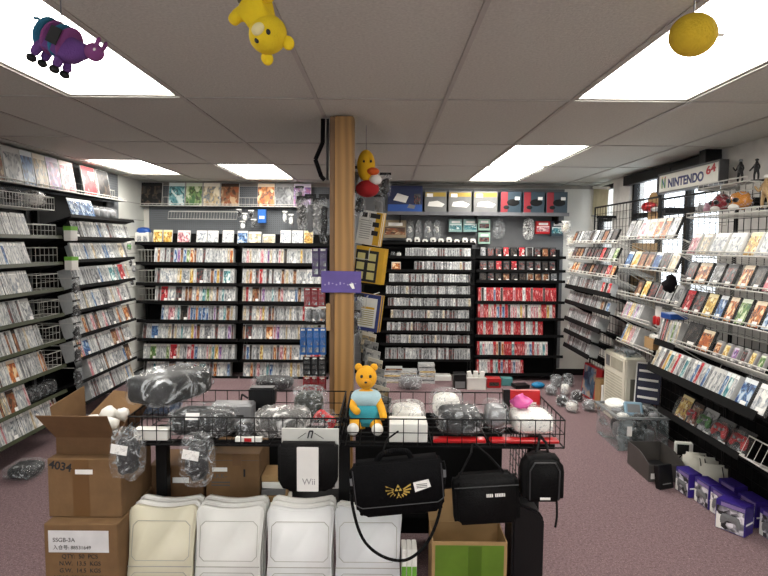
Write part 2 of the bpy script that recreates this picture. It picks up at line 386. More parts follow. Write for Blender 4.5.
# ------------------------------------------------------------------ racks, shelves and the goods in rows
def rack(name, label, Fm, u0, u1, rows, ztop, lipcol=SHELFB, fas=.03, dback=.05):
    """rows: (z of the front lip, distance from the wall, lean in degrees)"""
    t = thing(name, label, 'display rack', Fm)
    MB().box((u0, -dback+.004, .02), (u1, -dback+.024, ztop)).build('back_panel', SHELFB, t)
    for u in (u0, u1-.03): MB().box((u, -dback-.03, .02), (u+.03, -dback, ztop)).build('upright', BLACK, t)
    for z, d, lean in rows:
        D = (d-dback-.002)/math.cos(R(lean)) 
        M = T((0, -d, z)) @ Rx(-lean)
        s = MB().box((u0+.032, 0, -.012), (u1-.032, D-.035, -.002), 0, M).build('shelf', SHELFB, t)
        MB().box((u0+.005, -.008, -fas), (u1-.005, -.003, .012), 0, M).build('front_lip', lipcol, s)
    return t
_cm = {}
def case_mesh(cover, body, sticker=False, rim=.06, rimz=.03):
    """unit case: x -.5..+.5, y 0..1, z 0..1, inlay on the front (-y) face"""
    k = (cover, body, sticker, rim, rimz)
    if k not in _cm:
        mb = MB()
        v = [(-.5,0,0),(.5,0,0),(.5,1,0),(-.5,1,0),(-.5,0,1),(.5,0,1),(.5,1,1),(-.5,1,1)]
        a, b = .5-rim, rimz
        v += [(-a,0,b),(a,0,b),(a,0,1-b),(-a,0,1-b)]
        fs = [(0,3,2,1),(4,5,6,7),(1,2,6,5),(2,3,7,6),(3,0,4,7),(0,1,9,8),(1,5,10,9),(5,4,11,10),(4,0,8,11)]
        mb.add(v, fs, 0); mb.f.append((8,9,10,11)); mb.m.append(1)
        if sticker:
            mb.quad((.0,-.06,.05),(.40,-.06,.05),(.40,-.06,.22),(.0,-.06,.22), 2)
        o = mb.build('case', [MATS[body], MATS[cover], STICK])
        _cm[k] = o.data; bpy.data.objects.remove(o)
    return _cm[k]
def pick(w):
    ks = list(w); return random.choices(ks, [w[k] for k in ks])[0]
def case(name, label, cat, group, Fm, u, d, z, lean, size, col, body='case_clear', sticker=False, yaw=0, rim=.06, rimz=.03):
    cov(col)
    if name == 'game_box' and col == 'red': body = 'case_red'
    o = bpy.data.objects.new(name, case_mesh('cover_' + col.replace(' ', '_'), body, sticker, rim, rimz)); C.objects.link(o)
    o.matrix_basis = Fm @ T((u, -d, z)) @ Rx(-lean) @ T((0, .0005, .0006)) @ Rz(yaw) @ Matrix.Diagonal((size[0], size[1], size[2], 1))
    return tag(o, label, cat, group)
def row(name, cat, noun, where, group, Fm, u0, u1, z, d, lean, h, widths, cols, depth=.115, body='case_clear', side='from left', gap=.0022, skip=0, rev=False, hv=.0, p_st=0, big=None):
    """one shelf of goods between u0 and u1; cols: weights; widths: (min, max) or list"""
    u = u0; k = 0; items = []
    while True:
        bigone = big and random.random() < big[0]
        w = big[1]*random.uniform(.9, 1.05) if bigone else random.uniform(*widths)
        if u + w > u1: break
        if random.random() >= skip: items.append((u+w/2, w-gap, bigone))
        u += w
    n = len(items)
    for i, (uc, w, bg) in enumerate(items):
        col = pick(cols); o = ordinal(n-i if rev else i+1)
        bd = pick(body) if isinstance(body, dict) else body
        case(name, f'{col} {noun}, {o} {side}, {where}', cat, group, Fm, uc, d, z, lean, (w, .018 if bg else depth, h*(1-hv*random.random())), col, bd,
             sticker=(bg or random.random() < p_st), rim=.05 if bg else .1)
    return n
N = {}
# ---- left wall: two bays
zl1 = [atX(10, y, -2.65).z for y in (236, 266, 296, 326, 356, 386, 416, 444)]
zl2 = [atX(75, y, -2.65).z for y in (216, 238, 261, 287, 312, 337, 361, 385)]; zl2 += [zl2[-1]-.205]
LN = 17
rack('game_rack', 'black game rack against the left wall, nearer bay of slanted shelves', FL, 2.6, 4.86, [(z, .35, LN) for z in zl1], zl1[0]+.25, mat('lip_green', '3a4028', .5), .016)
rack('game_rack', 'black game rack on the left wall, bay beside the white block corner', FL, 4.99, 6.26, [(z, .35, LN) for z in zl2], zl2[0]+.2, SHELFB, .016)
wA = {'white': 5, 'pale grey': 6, 'grey': 1, 'blue': .4}
wB = {'white': 5, 'pale grey': 4, 'grey': 1.5, 'dark grey': 1, 'brown': .8, 'pink': .8, 'tan': .6, 'blue': .3, 'orange': .3}
wC = {'white': 4, 'pale grey': 4, 'blue': 1.2, 'teal': .6, 'tan': 1, 'grey': 2, 'orange': .5, 'red': .3, 'yellow': .3, 'dark grey': .7}
SH = [ordinal(i) + ' shelf' for i in range(1, 11)]
for k, z in enumerate(zl1):
    far = [4.47, 4.45, 4.47, 4.52, 4.60, 4.62, 4.38, 4.80][k]
    row('game_case', 'game case', 'game case', SH[k] + ' of near left-wall rack', 'game cases on the left wall', FL, 3.72, far, z, .35, LN, min(.178, (zl1[k-1]-z if k else 1)*.95-.02), (.026, .042), wA if k < 3 else wB, body={'case_clear': 5, 'case_white': 3, 'case_dark': .6}, side='from near end' if 0 else 'from left', big=(.12, .11) if k >= 2 else None)
for k, z in enumerate(zl2[1:]):
    row('game_case', 'game case', 'game case', SH[k+1] + ' of far left-wall rack', 'game cases on the left wall', FL, 5.06 if k < 6 else 5.3, 6.22, z, .35, LN, min(.172, (zl2[k]-z)*.95-.022), (.034, .062), wC if k < 3 else wB, body={'case_clear': 5, 'case_white': 2, 'case_dark': 1}, big=(.2, .12))
# ---- back wall, left of the post
LIP = 7.05; DB = YB-LIP; LNB = 12
zb = [atY(230, y, LIP).z for y in (243.5, 263.5, 284, 302, 321, 339.6, 360, 377)]
rack('game_rack', 'black shelf rack on the back wall behind the left basket, left bay', FB, atY(136, 300, LIP).x, atY(238, 300, LIP).x, [(z, DB, LNB) for z in zb], zb[0]+.12, SHELFB, .026)
rack('game_rack', 'black shelf rack on the back wall next to the wooden post', FB, atY(238.6, 300, LIP).x, -.66, [(z, DB, LNB) for z in zb], zb[0]+.12, SHELFB, .026)
wD = {'white': 4, 'pale grey': 4, 'grey': 2, 'dark grey': 1.2, 'blue': .9, 'teal': .5, 'yellow': .7, 'orange': .8, 'pink': .9, 'tan': 1.4, 'brown': .8, 'red': .5, 'purple': .4, 'green': .4, 'black': .6}
for k, z in enumerate(zb[1:]):  # same DVD-height cases as on the left wall, only named apart
    xa = atY([152, 152, 152, 158, 139, 139, 139][k], 300, LIP).x; xm = atY(237, 300, LIP).x-.02; xn = atY(240.5, 300, LIP).x+.02
    row('back_game_case', 'game case', 'slim game case', SH[k+1] + ' of back-wall rack, left bay', 'game cases on the back wall', FB, xa+.03, xm, z, DB, LNB, min(.188, (zb[k]-z)*.955-.016), (.025, .05), wD, side='from left', big=(.08, .09))
    row('back_game_case', 'game case', 'slim game case', SH[k+1] + ' of back-wall rack by post', 'game cases on the back wall', FB, xn, -.70, z, DB, LNB, min(.188, (zb[k]-z)*.955-.016), (.025, .05), wD, side='from left', big=(.08, .09))
# ---- back wall, right of the post
zj = [atY(430, y, LIP).z for y in (243, 257, 270.5, 283, 295, 307, 319, 331.5, 344, 360)]
zr = [atY(520, y, LIP).z for y in (257, 270.6, 281, 302, 318.7, 335.6, 356, 374)]
xj0, xj1, xr1 = -.28, atY(474.5, 300, LIP).x, atY(565, 300, LIP).x
rack('disc_rack', 'black rack of grey disc cases right of the wooden post', FB, xj0, xj1, [(z, DB, 8) for z in zj], zj[0]+.03, SHELFB, .02)
rack('game_rack', 'black rack with red game boxes near the back right corner', FB, xj1+.01, xr1, [(z, DB, 8) for z in zr], zr[0]+.09, SHELFB, .022)
wG = {'pale grey': 4, 'grey': 5, 'white': 2, 'dark grey': 1, 'tan': .2}
wG2 = {'pale grey': 2, 'grey': 4, 'dark grey': 3, 'tan': .4}
for k, z in enumerate(zj[1:]):
    hh = .148 if k == 8 else min(.112, (zj[k]-z)*.80)
    x0 = [.25, .36, .06, .02, .05, .08, .04, .03, .02][k]
    row('disc_case', 'disc case', 'disc case', SH[k+1] + ' of rack right of post', 'grey disc cases right of the post', FB, x0, xj1-.035, z, DB, 8, hh, (.022, .042), wG if k < 5 else wG2, body={'case_clear': 4, 'case_dark': 1.5}, side='from left', depth=.12, hv=.05)
wX = {'dark grey': 3, 'red': 1.2, 'black': 2, 'grey': 1, 'brown': 1.4}
for k in range(3):
    row('boxed_cartridge', 'cartridge', 'boxed cartridge', SH[k] + ' of red game rack', 'boxed cartridges on the red game rack', FB, xj1+.05, xr1-.04, zr[k], DB, 8, .115 if k < 2 else .098, (.085, .1), wX, body={'case_dark': 3, 'case_clear': 1}, side='from left', depth=.05, gap=.016, p_st=.6)
red = {'red': 8, 'white': 1.5, 'pink': 1.4, 'black': .7, 'blue': .3}
mixr = [red, {'red': 4, 'white': 3, 'blue': .8, 'black': .8, 'tan': .8, 'pink': 1.2, 'yellow': .3}, {'red': 5, 'white': 3, 'pale grey': 1}, {'red': 3, 'white': 2, 'blue': 1, 'teal': 1, 'black': 1, 'pink': 1.5, 'orange': .8}, {'blue': 1.2, 'red': 3, 'pink': 2, 'white': 1.2, 'teal': .6, 'yellow': .5}]
for k in range(5):
    x1 = [2.08, 2.08, 1.94, 2.0, 1.72][k]
    row('game_box', 'game box', 'game box', SH[k+3] + ' of red game rack', 'game boxes on the red game rack', FB, xj1+.045, x1, zr[3+k], DB, 8, min(.172, (zr[2+k]-zr[3+k])*.86), (.024, .038), mixr[k], body={'case_clear': 3, 'case_white': 1}, side='from left', rev=False)
# ------------------------------------------------------------------ right wall: gridwall, wire shelves, window bits
GX = 2.38; GD = XR-GX
def gridwall(label, u0, u1, z0, z1, m=BLACK, pitch=.0762):
    t = thing('gridwall', label, 'gridwall', FR @ T((0, -GD, 0)), 'gridwall panels on the right wall')
    g = MB(); n = int((u1-u0)/pitch); k = int((z1-z0)/pitch)
    for i in range(1, n): u = u0+(u1-u0)*i/n; g.tube((u, 0, z0), (u, 0, z1), .0028, 4)
    for i in range(1, k): z = z0+(z1-z0)*i/k; g.tube((u0, .004, z), (u1, .004, z), .0028, 4)
    g.build('wire_grid', m, t)
    f = MB(); a, b = (u0, 0, z0), (u1, 0, z1)
    for p, q in (((u0,0,z0),(u1,0,z0)), ((u0,0,z1),(u1,0,z1)), ((u0,0,z0),(u0,0,z1)), ((u1,0,z0),(u1,0,z1))): f.tube(p, q, .009, 6)
    f.build('frame', m, t)
    for u in (u0+.05, u1-.05): MB().box((u-.012, .006, z1-.12), (u+.012, GD-.003, z1-.09)).build('wall_bracket', m, t)
    return t
gridwall('black wire gridwall at the far end under the tilted window blind', -6.72, -5.14, .06, atX(600, 207, GX).z)
gridwall('black wire gridwall in front of the window under the lit shop sign', -5.12, -4.03, .06, atX(665, 199, GX).z)
gridwall('black wire gridwall behind the boxed games nearest the viewer', -4.01, -2.3, .06, 2.06)
def wire_shelf(label, u0, u1, z, d, lean, m=WHITEW, pitch=.055, lip=.018, group='wire shelves on the right wall'):
    t = thing('wire_shelf', label, 'wire shelf', FR @ T((0, -d, z)) @ Rx(-lean), group)
    D = (d-GD-.016)/math.cos(R(lean)); k = MB(); n = int((u1-u0)/pitch)
    for i in range(n+1): u = u0+(u1-u0)*i/n; k.tube((u, -.015, -.005), (u, D, -.005), .0016, 4); k.tube((u, -.015, -.005), (u, -.015, lip), .0014, 4)
    k.build('wire_deck', m, t)
    for p, q in (((u0,-.015,-.006),(u1,-.015,-.006)), ((u0,-.015,lip),(u1,-.015,lip)), ((u0,D,-.01),(u1,D,-.01))): MB().tube(p, q, .004, 6).build('rail', m, t)
    for u in (u0-.004, u1+.004): MB().path([(u, 0, -.008), (u, D, -.008), (u, D, -.06), (u, 0, -.008)], .0028, 5).build('bracket', m, t)
    return t
def solid_shelf(label, u0, u1, z, d, lean, m=SHELFB, group='black sloped shelves on the right wall', fas=.03):
    t = thing('sloped_shelf', label, 'shelf', FR @ T((0, -d, z)) @ Rx(-lean), group)
    D = (d-GD-.018)/math.cos(R(lean))
    MB().box((u0, -.006, -.012), (u1, D, -.003)).build('deck', m, t)
    MB().box((u0, -.012, -fas), (u1, -.007, .018)).build('front_lip', m, t)
    for u in (u0-.006, u1+.002): MB().add([(u,0,-.01),(u,D,-.01),(u,D,-.08),(u+.004,0,-.01),(u+.004,D,-.01),(u+.004,D,-.08)], [(0,1,2),(5,4,3),(0,3,4,1),(1,4,5,2),(2,5,3,0)]).build('bracket', m, t)
    return t
zf = [atX(600, y, 2.05).z for y in (243, 260.3, 276, 293, 311, 331, 346, 363)]
zm = [atX(650, y, 2.05).z for y in (239, 270, 300, 325, 353)]
zn = {k: atX(720, y, x).z for k, y, x in (('T', 185, 2.12), ('M', 214, 2.1), ('A', 255.5, 2.05), ('B', 287, 2.05), ('C', 321, 2.02), ('D', 358, 2.0), ('E', 398, 1.93), ('F', 445, 1.97))}
dR = XR-2.05; LR = 22
mixF = {'dark grey': 2, 'grey': 2, 'brown': 1.5, 'red': .8, 'green': .8, 'white': 1.5, 'black': 1, 'orange': .6, 'pale grey': 1}
mixM = {'white': .4, 'pale grey': .5, 'grey': 1.4, 'blue': 1, 'pink': .7, 'tan': 1.8, 'orange': .7, 'brown': 1.3, 'teal': .6, 'yellow': .5, 'dark grey': .8, 'red': .4}
for k, z in enumerate(zf):
    w = 'far end of right wall'
    if k < 3:
        wire_shelf(f'white wire shelf at the far end of the right wall, {ordinal(k+1)} from top', -6.58, -5.16, z, dR, LR)
        row('sleeved_game', 'game', 'sleeved game', f'{SH[k]} at {w}', 'sleeved games at the far end of the right wall', FR, -6.5, -5.2, z, dR, LR, .138 if k == 0 else min(.138, (zf[k-1]-z)*.93-.02), (.09, .125), mixF, depth=.02, p_st=.6, side='from left', gap=.008, body={'case_dark': 3, 'case_clear': 1})
    else:
        solid_shelf(f'black sloped shelf at the far end of right wall, {ordinal(k+1)} from top', -6.62, -5.3 if k < 5 else [-5.52, -5.76, -5.8][k-5], z, dR, 16)
        row('disc_case', 'disc case', 'grey disc case' if 0 else 'disc case', f'{SH[k]} at {w}', 'disc cases at the far end of the right wall', FR, -6.58, -5.62 if k < 6 else -5.83, z, dR, 16, .122, (.03, .05), {'grey': 5, 'pale grey': 3, 'dark grey': 2}, depth=.1, body={'case_clear': 3, 'case_dark': 1}, side='from left')
        if k < 5: row('loose_case', 'game case', 'loose game case', f'{SH[k]} at {w}', 'loose cases beside the grey disc cases', FR, -5.6, -5.32, z, dR, 16, .11, (.04, .09), {'brown': 1, 'white': 1, 'red': 1, 'black': 1, 'blue': .5}, depth=.06, side='from left', gap=.008)
hM = [.17, .15, .15, .14, .165]
for k, z in enumerate(zm):
    u1 = [-4.13, -4.08, -4.07, -4.72, -4.78][k]
    wire_shelf(f'white wire shelf below the lit sign, {ordinal(k+1)} from the top', -5.12, [-4.06, -4.08, -4.06, -4.5, -4.42][k], z, dR, LR)
    if k < 3: row('cased_game', 'game', 'cased game', f'{SH[k]} below the sign', 'cased games below the sign', FR, -5.08 if k < 2 else -4.86, u1, z, dR, LR, hM[k], (.115, .14), mixM, depth=.02, p_st=.5, side='from left', gap=.01, body={'case_dark': 2, 'case_clear': 1})
    else: row('cased_game', 'game', 'upright cased game', f'{SH[k]} below the sign', 'cased games below the sign', FR, -5.08, u1, z, dR, LR, hM[k], (.026, .05), {'white': 3, 'yellow': 1.5, 'purple': 1, 'blue': 1, 'pale grey': 2, 'pink': 1.5 if k == 4 else .6, 'red': 1 if k == 4 else .2}, depth=.12, side='from left')
def pxu(px, X): return -(X*F/(px-384))*1.012
SLEEVE = bag_mat('clear_sleeve', .07, (.95, .95, .95), .25, 5)
def big_case(name, label, group, px0, px1, key, X, h, col, lean=LR, body='dark', sticker=True, dp=.022, cat='game', sleeve=True):
    u0, u1 = pxu(px0, X), pxu(px1, X); w = u1-u0-.012
    t = thing(name, label, cat, FR @ T(((u0+u1)/2, -(XR-X), zn[key])) @ Rx(-lean) @ T((0, .0005, .001)), group)
    MB().box((-w/2, .002, 0), (w/2, dp, h)).build('case', PLASTD if body == 'dark' else MATS.get(body, PLAST), t, bevel=.003, seg=1)
    MB().box((-w/2+.006, 0, .006), (w/2-.006, .0025, h-.006)).build('cover', cov(col), t)
    if sticker: tag(MB().box((-.01, -.002, .012), (w/2-.02, -.0003, .038)).build('price_sticker', STICK, t), 'white price sticker')
    if sleeve: MB().box((-w/2-.002, -.004, -.0001), (w/2+.002, dp+.002, h+.012)).build('plastic_sleeve', SLEEVE, t, bevel=.004, seg=1)
    return t
def row_things(key, X, h, specs, where, group, name='boxed_game', **kw):
    for i, (a, b, col, desc) in enumerate(specs):
        big_case(name, f'{desc}, {where}', group, a, b, key, X, h, col, **kw)
wl = {k: None for k in zn}
wire_shelf('white wire shelf of pale sleeved games below the hanging masks', -4.08, -2.98, zn['A'], dR, LR)
wire_shelf('white wire shelf of dark wrapped games, second below the masks', -4.08, -2.98, zn['B'], dR, LR)
wire_shelf('white wire shelf of big colourful game boxes, third below the masks', -4.08, -2.98, zn['C'], XR-2.02, LR)
wire_shelf('white wire shelf holding loose grey cartridges, above the black case tray', -4.06, -2.98, zn['D'], XR-2.0, LR)
row_things('A', 2.05, .15, [(687.5,697,'pink','pinkish sleeved game at the window end'),(698,708,'tan','cream sleeved game, second from the window'),(709,724,'white','white sleeved game, third from the window'),(725,741,'white','white sleeved game, fourth from the window'),(744,757,'yellow','sleeved game with a yellow disc'),(758,775,'white','white sleeved game at the picture edge')], 'shelf below the masks', 'pale sleeved games', body='case_white', sticker=False)
row_things('B', 2.05, .155, [(685,695,'dark grey','dark wrapped game at the window end'),(696,709,'orange','tan and red wrapped game'),(711,722,'grey','grey wrapped game beside the tan one'),(723,735,'dark grey','dark grey wrapped game left of the gap'),(739,751,'orange','orange wrapped game right of the gap'),(752,764,'black','black and white wrapped game'),(765,782,'pink','pinkish grey wrapped game at the edge')], 'second shelf below the masks', 'dark wrapped games')
row_things('C', 2.02, .165, [(684,693,'red','maroon game box at the window end'),(694,704,'dark grey','dark blue-grey game box, second from the window'),(705,716,'yellow','tan and yellow game box'),(717,726,'blue','bright blue game box'),(727,737,'orange','fiery orange game box'),(738,750,'green','green and tan game box'),(752,765,'orange','orange and grey game box near the edge'),(766,782,'blue','blue game box at the picture edge')], 'third shelf below the masks', 'big colourful game boxes')
row_things('D', 2.0, .17, [(686,701,'black','wide black game box')], 'beside the loose cartridges', 'boxes beside the loose cartridges')
row_things('D', 2.0, .15, [(702,715,'orange','orange and blue game box')], 'beside the loose cartridges', 'boxes beside the loose cartridges')
# grey cartridges with coloured labels
CART = mat('cartridge_grey', '8d8b8a', .45)
for i, (a, b, col, nm) in enumerate([(718,726,'orange','orange'),(727,735,'yellow','yellow'),(736,744,'purple','purple'),(745,753,'dark grey','dark'),(754,762,'yellow','lime yellow'),(763,772,'green','green')]):
    u0, u1 = pxu(a, 2.0), pxu(b, 2.0); w = u1-u0-.012
    t = thing('game_cartridge', f'grey game cartridge with {nm} label, {ordinal(i+1)} from left in the wire shelf', 'cartridge', FR @ T(((u0+u1)/2, -(XR-2.0), zn['D'])) @ Rx(-LR) @ T((0, .001, .002)), 'loose grey cartridges')
    MB().prism([(-w/2, 0), (w/2, 0), (w/2, .075), (w/2-.012, .1), (-w/2+.012, .1), (-w/2, .075)], .002, .022).build('shell', CART, t, bevel=.003, seg=1)
    MB().box((-w/2+.012, 0, .02), (w/2-.012, .0025, .085)).build('label_art', cov(col), t)
    MB().box((-w/2+.02, -.002, .004), (w/2-.02, .0024, .018)).build('price_sticker', STICK, t)
# the black tray of upright cases and the bottom shelf
solid_shelf('long black tray shelf of slanted cases above the floor shelf', -4.24, -2.98, zn['E'], XR-1.93, 24, fas=.035)
row('upright_case', 'game case', 'upright game case', 'long black tray shelf', 'cases in the long black tray shelf', FR, -4.22, pxu(742, 1.93), zn['E'], XR-1.93, 24, .16, (.028, .05), {'white': 3, 'pale grey': 2, 'blue': 2, 'teal': 1, 'tan': 1.2, 'dark grey': 1.5, 'yellow': .8, 'red': .4, 'grey': 1.5}, depth=.12, side='from left', body={'case_clear': 3, 'case_white': 2})
big_case('boxed_game', 'big bright blue game box at the end of the black tray shelf', None, 743, 758, 'E', 1.93, .17, 'blue', 24)
big_case('boxed_game', 'white and blue game box at the picture edge on the tray shelf', None, 759, 776, 'E', 1.93, .17, 'white', 24)
solid_shelf('lowest black shelf with blister packs near the purple boxes', -4.12, pxu(755, 1.97), zn['F'], XR-1.97, 24, fas=.022)
MB_ = MB
RED = mat('red_plastic', 'b3161b', .3); GREEN = mat('green_plastic', '3f7d33', .35); BLUEP = mat('blue_plastic', '1d4fa0', .35)
def pad_poly(s=1):
    pts = [(-.075,-.03),(-.066,-.05),(-.05,-.045),(-.032,-.012),(.032,-.012),(.05,-.045),(.066,-.05),(.075,-.03),(.07,.02),(.05,.04),(.02,.036),(-.02,.036),(-.05,.04),(-.07,.02)]
    return [(x*s, z*s) for x, z in pts]
def gamepad(mt, parent, s=1.0, M=None, name='gamepad', t=.032):
    o = MB().prism(pad_poly(s), -t*s/2, t*s/2).build(name, mt, parent, bevel=.010*s, seg=3, smooth=True, M=M)
    for x, z in ((-.026,.004),(.026,.004)): MB().tube((x*s, -t*s/2, z*s), (x*s, -t*s/2-.012*s, z*s), .010*s, 10).build('thumbstick', GREYP, o)
    k = MB()
    for x, z in ((.05,.02),(.05,.006),(.043,.013),(.057,.013)): k.ball((x*s, -t*s/2, z*s), .0045*s, nu=8, nv=5)
    k.build('button_cluster', GREYP, o)
    k = MB(); k.box((-.056*s, -t*s/2-.003*s, .011*s), (-.042*s, -t*s/2, .015*s)); k.box((-.051*s, -t*s/2-.003*s, .006*s), (-.047*s, -t*s/2, .020*s)); k.build('direction_pad', GREYP, o)
    return o
def blister(label, px0, px1, h, col, padm, group='blister packs on the lowest right shelf'):
    u0, u1 = pxu(px0, 1.97), pxu(px1, 1.97); w = u1-u0-.012
    t = thing('blister_pack', label, 'blister pack', FR @ T(((u0+u1)/2, -(XR-1.97), zn['F'])) @ Rx(-24) @ T((0, .045, .001)), group)
    MB().box((-w/2, 0, 0), (w/2, .004, h)).build('backing_card', cov(col), t)
    if padm: gamepad(padm, t, w/.175, T((0, -.02, h*.5)))
    MB().ball((0, -.018, h*.48), (w*.48, .021, h*.42), nu=16, nv=10, e=.5).build('blister_shell', CLEARP, t, smooth=True)
    MB().box((0, -.0015, h*.04), (w*.4, -.0003, h*.13)).build('price_sticker', STICK, t)
blister('yellow and blue blister pack at the window end of the lowest shelf', 677, 688, .17, 'yellow', None)
blister('red-brown blister pack second along the lowest shelf', 689, 699, .16, 'brown', RED)
blister('green and red blister pack in the middle of the lowest shelf', 700, 714, .16, 'grey', GREEN)
blister('blister pack with a bright red gamepad beside the green one', 715, 732, .15, 'dark grey', RED)
blister('blister pack with a red gamepad at the near end of the shelf', 734, 753, .15, 'black', RED)
wire_shelf('white wire basket at the near end beside the red blister packs', pxu(757, 1.97), -2.98, zn['F']+.02, XR-1.97, 24, lip=.11, group=None)
# books and small things between the two runs of shelves
row('strategy_book', 'book', 'strategy book', 'beside the wide black game box', 'strategy books under the blue box lid', FR, pxu(662, 2.06)+.01, pxu(684, 2.06)-.01, atX(672, 346, 2.06).z, XR-2.06, 14, .18, (.028, .036), {'dark grey': 2, 'red': 1, 'yellow': 1, 'tan': 1, 'green': 1, 'white': 1}, depth=.13, gap=.004)
solid_shelf('short black shelf carrying the upright strategy books', pxu(662, 2.06), pxu(683, 2.06)-.004, atX(672, 346, 2.06).z, XR-2.06, 14)
def simple_box(name, label, cat, M, size, m, extra=None, bevel=.004, group=None):
    t = thing(name, label, cat, M, group); w, d, h = size
    MB().box((-w/2, 0, 0), (w/2, d, h)).build('body', m, t, bevel=bevel, seg=1)
    if extra: extra(t, w, d, h)
    return t
p = atX(672, 318, 2.12); simple_box('box_lid', 'blue box lid lying on top of the upright strategy books', 'box lid', FR @ T((-p.y-.02, -(XR-2.08), atX(672, 346, 2.06).z+.178)), (.15, .13, .04), BLUEP)
p = atX(655, 327, 2.08)
t = thing('blister_card', 'white blister card with red packs hanging left of the books', 'blister pack', FR @ T((-p.y, -(XR-2.1), p.z)))
MB().box((-.05, 0, 0), (.05, .004, .16)).build('backing_card', WHITEC, t); 
for x in (-.026, .026): MB().ball((x, -.012, .05), (.018, .012, .035), e=.6).build('red_pack', RED, t, smooth=True)
p = atX(646, 354.5, 2.02); zz = p.z
t = thing('display_box', 'tan cardboard display box with white puffs at the shelf end', 'box', FR @ T((-p.y-.03, -(XR-2.02)+.03, zm[4]+.03)))
bx = MB(); w, d, h = .15, .12, .085
for a, b in (((-w/2,0,0),(w/2,.004,h)), ((-w/2,d-.004,0),(w/2,d,h)), ((-w/2,.004,0),(-w/2+.004,d-.004,h)), ((w/2-.004,.004,0),(w/2,d-.004,h)), ((-w/2+.004,.004,0),(w/2-.004,d-.004,.004))): bx.box(a, b)
bx.build('carton', CARDL, t)
for i, x in enumerate((-.04, .005, .045)): MB().ball((x, .05, .085), .026).lumpy(.008, 40, i).build('puff', WHITEP, t, smooth=True)
# shop sign
sx = 2.46; a = atX(659, 183, sx); b = atX(719, 172, sx)
ztop = atX(690, 168.5, sx).z; zbot = atX(690, 187, sx).z; zc = (ztop+zbot)/2; L = a.y-b.y
t = thing('shop_sign', 'long white shop sign with blue lettering and red 64 by the window', 'sign', FR @ T((-(a.y+b.y)/2, -(XR-sx), zc)))
hs = (ztop-zbot)/2
MB().box((-L/2, 0, -hs), (L/2, .06, hs)).build('sign_box', mat('sign_white', 'dddbd2', .4, var=.04), t, bevel=.005, seg=1)
f = MB()
for lo, hi in (((-L/2-.014, -.006, -hs-.014), (L/2+.014, .064, -hs)), ((-L/2-.014, -.006, hs), (L/2+.014, .064, hs+.014)), ((-L/2-.014, -.006, -hs), (-L/2, .064, hs)), ((L/2, -.006, -hs), (L/2+.014, .064, hs))): f.box(lo, hi)
f.build('sign_frame', mat('sign_frame_grey', '4c4c4e', .4), t)
NAVY = mat('navy_ink', '1d2360', .5, var=.03); REDI = mat('red_ink', 'b7202a', .5, var=.03)
text('NINTENDO', hs*1.35, NAVY, t, T((-L*.02, -.001, -.012)), fit=L*.60, bold=hs*.05)
text('64', hs*1.1, REDI, t, T((L*.385, -.0015, hs*.38)) @ Ry(-8), fit=L*.14, bold=hs*.04)
lg = MB(); x0 = -L*.445; s = hs*1.15
lg.box((x0, -.0012, -s/2), (x0+s*.24, 0, s/2), 0); lg.box((x0+s*.6, -.0012, -s/2), (x0+s*.84, 0, s/2), 0)
lg.add([(x0+s*.24,-.0012,s/2),(x0+s*.24,-.0012,s*.12),(x0+s*.6,-.0012,-s/2),(x0+s*.6,-.0012,-s*.12)], [(0,1,2,3)], 1)
lg.add([(x0,-.0014,s/2),(x0+s*.12,-.0014,s*.66),(x0+s*.36,-.0014,s*.66),(x0+s*.24,-.0014,s/2)], [(0,1,2,3)], 2)
lg.add([(x0+s*.6,-.0014,s/2),(x0+s*.72,-.0014,s*.66),(x0+s*.96,-.0014,s*.66),(x0+s*.84,-.0014,s/2)], [(0,1,2,3)], 3)
lg.build('emblem', [GREEN, BLUEP, mat('emblem_yellow', 'd8b22f', .4), RED], t)
for x in (-L*.4, L*.4): MB().tube((x, .05, hs+.014), (x, .05, H-zc-.06), .004).build('hanger', BLACK, t)
# black blind cassette and side post around the window, tilted blind in the far window
simple_box('blind_cassette', 'black blind box along the top of the window over the sign', 'blind', FR @ T((-(W2[0]+W2[1])/2, -.072, H-.115)), (W2[1]-W2[0], .068, .1), BLACK)
simple_box('speaker_column', 'tall black box at the near end of the lit sign', 'box', FR @ T((-4.66, -.13, atX(741, 186, 2.55).z)), (.1, .125, .33), BLACKP)
p1, p2 = atX(592, 213, 2.5), atX(620, 190, 2.5)
t = thing('window_blind', 'cream roller blind hanging crooked in the far window', 'blind', FR @ T((-7.0, -.06, H-.06)) @ Ry(6))
MB().box((-.24, 0, -.34), (.24, .003, -.02)).build('cloth', mat('blind_cloth', 'b9b294', .8), t); MB().tube((-.25, 0, -.01), (.25, 0, -.01), .016, 10).build('roller', WHITEP, t); MB().box((-.245, -.005, -.36), (.245, .008, -.34)).build('hem_bar', GREYP, t)
simple_box('cardboard_sheet', 'brown cardboard sheet leaning in the window behind the grid', 'cardboard', FR @ T((-5.75, -.07, ZS+.0)), (.62, .012, .62), CARDL)
t = thing('cardboard_cutout', 'plain back of a cardboard cutout with a round head in the window', 'cutout', FR @ T((-5.55, -.1, 1.86)))
MB().prism([(-.09,0),(.09,0),(.1,.08),(.075,.1),(.1,.16),(.09,.23),(.05,.28),(-.03,.285),(-.085,.25),(-.1,.17),(-.08,.1),(-.1,.07)], 0, .008).build('card', CARDL, t)
t = thing('plush_cap', 'red plush cap slumped below the cardboard cutout at the window', 'plush', FR @ T((-5.5, -.155, atX(656, 208, 2.45).z)))
MB().ball((0, 0, .02), (.14, .035, .045)).lumpy(.012, 14, 3).build('body', RED, t, smooth=True); MB().ball((.12, 0, -.01), (.07, .025, .02)).build('brim', WHITEP, t, smooth=True)
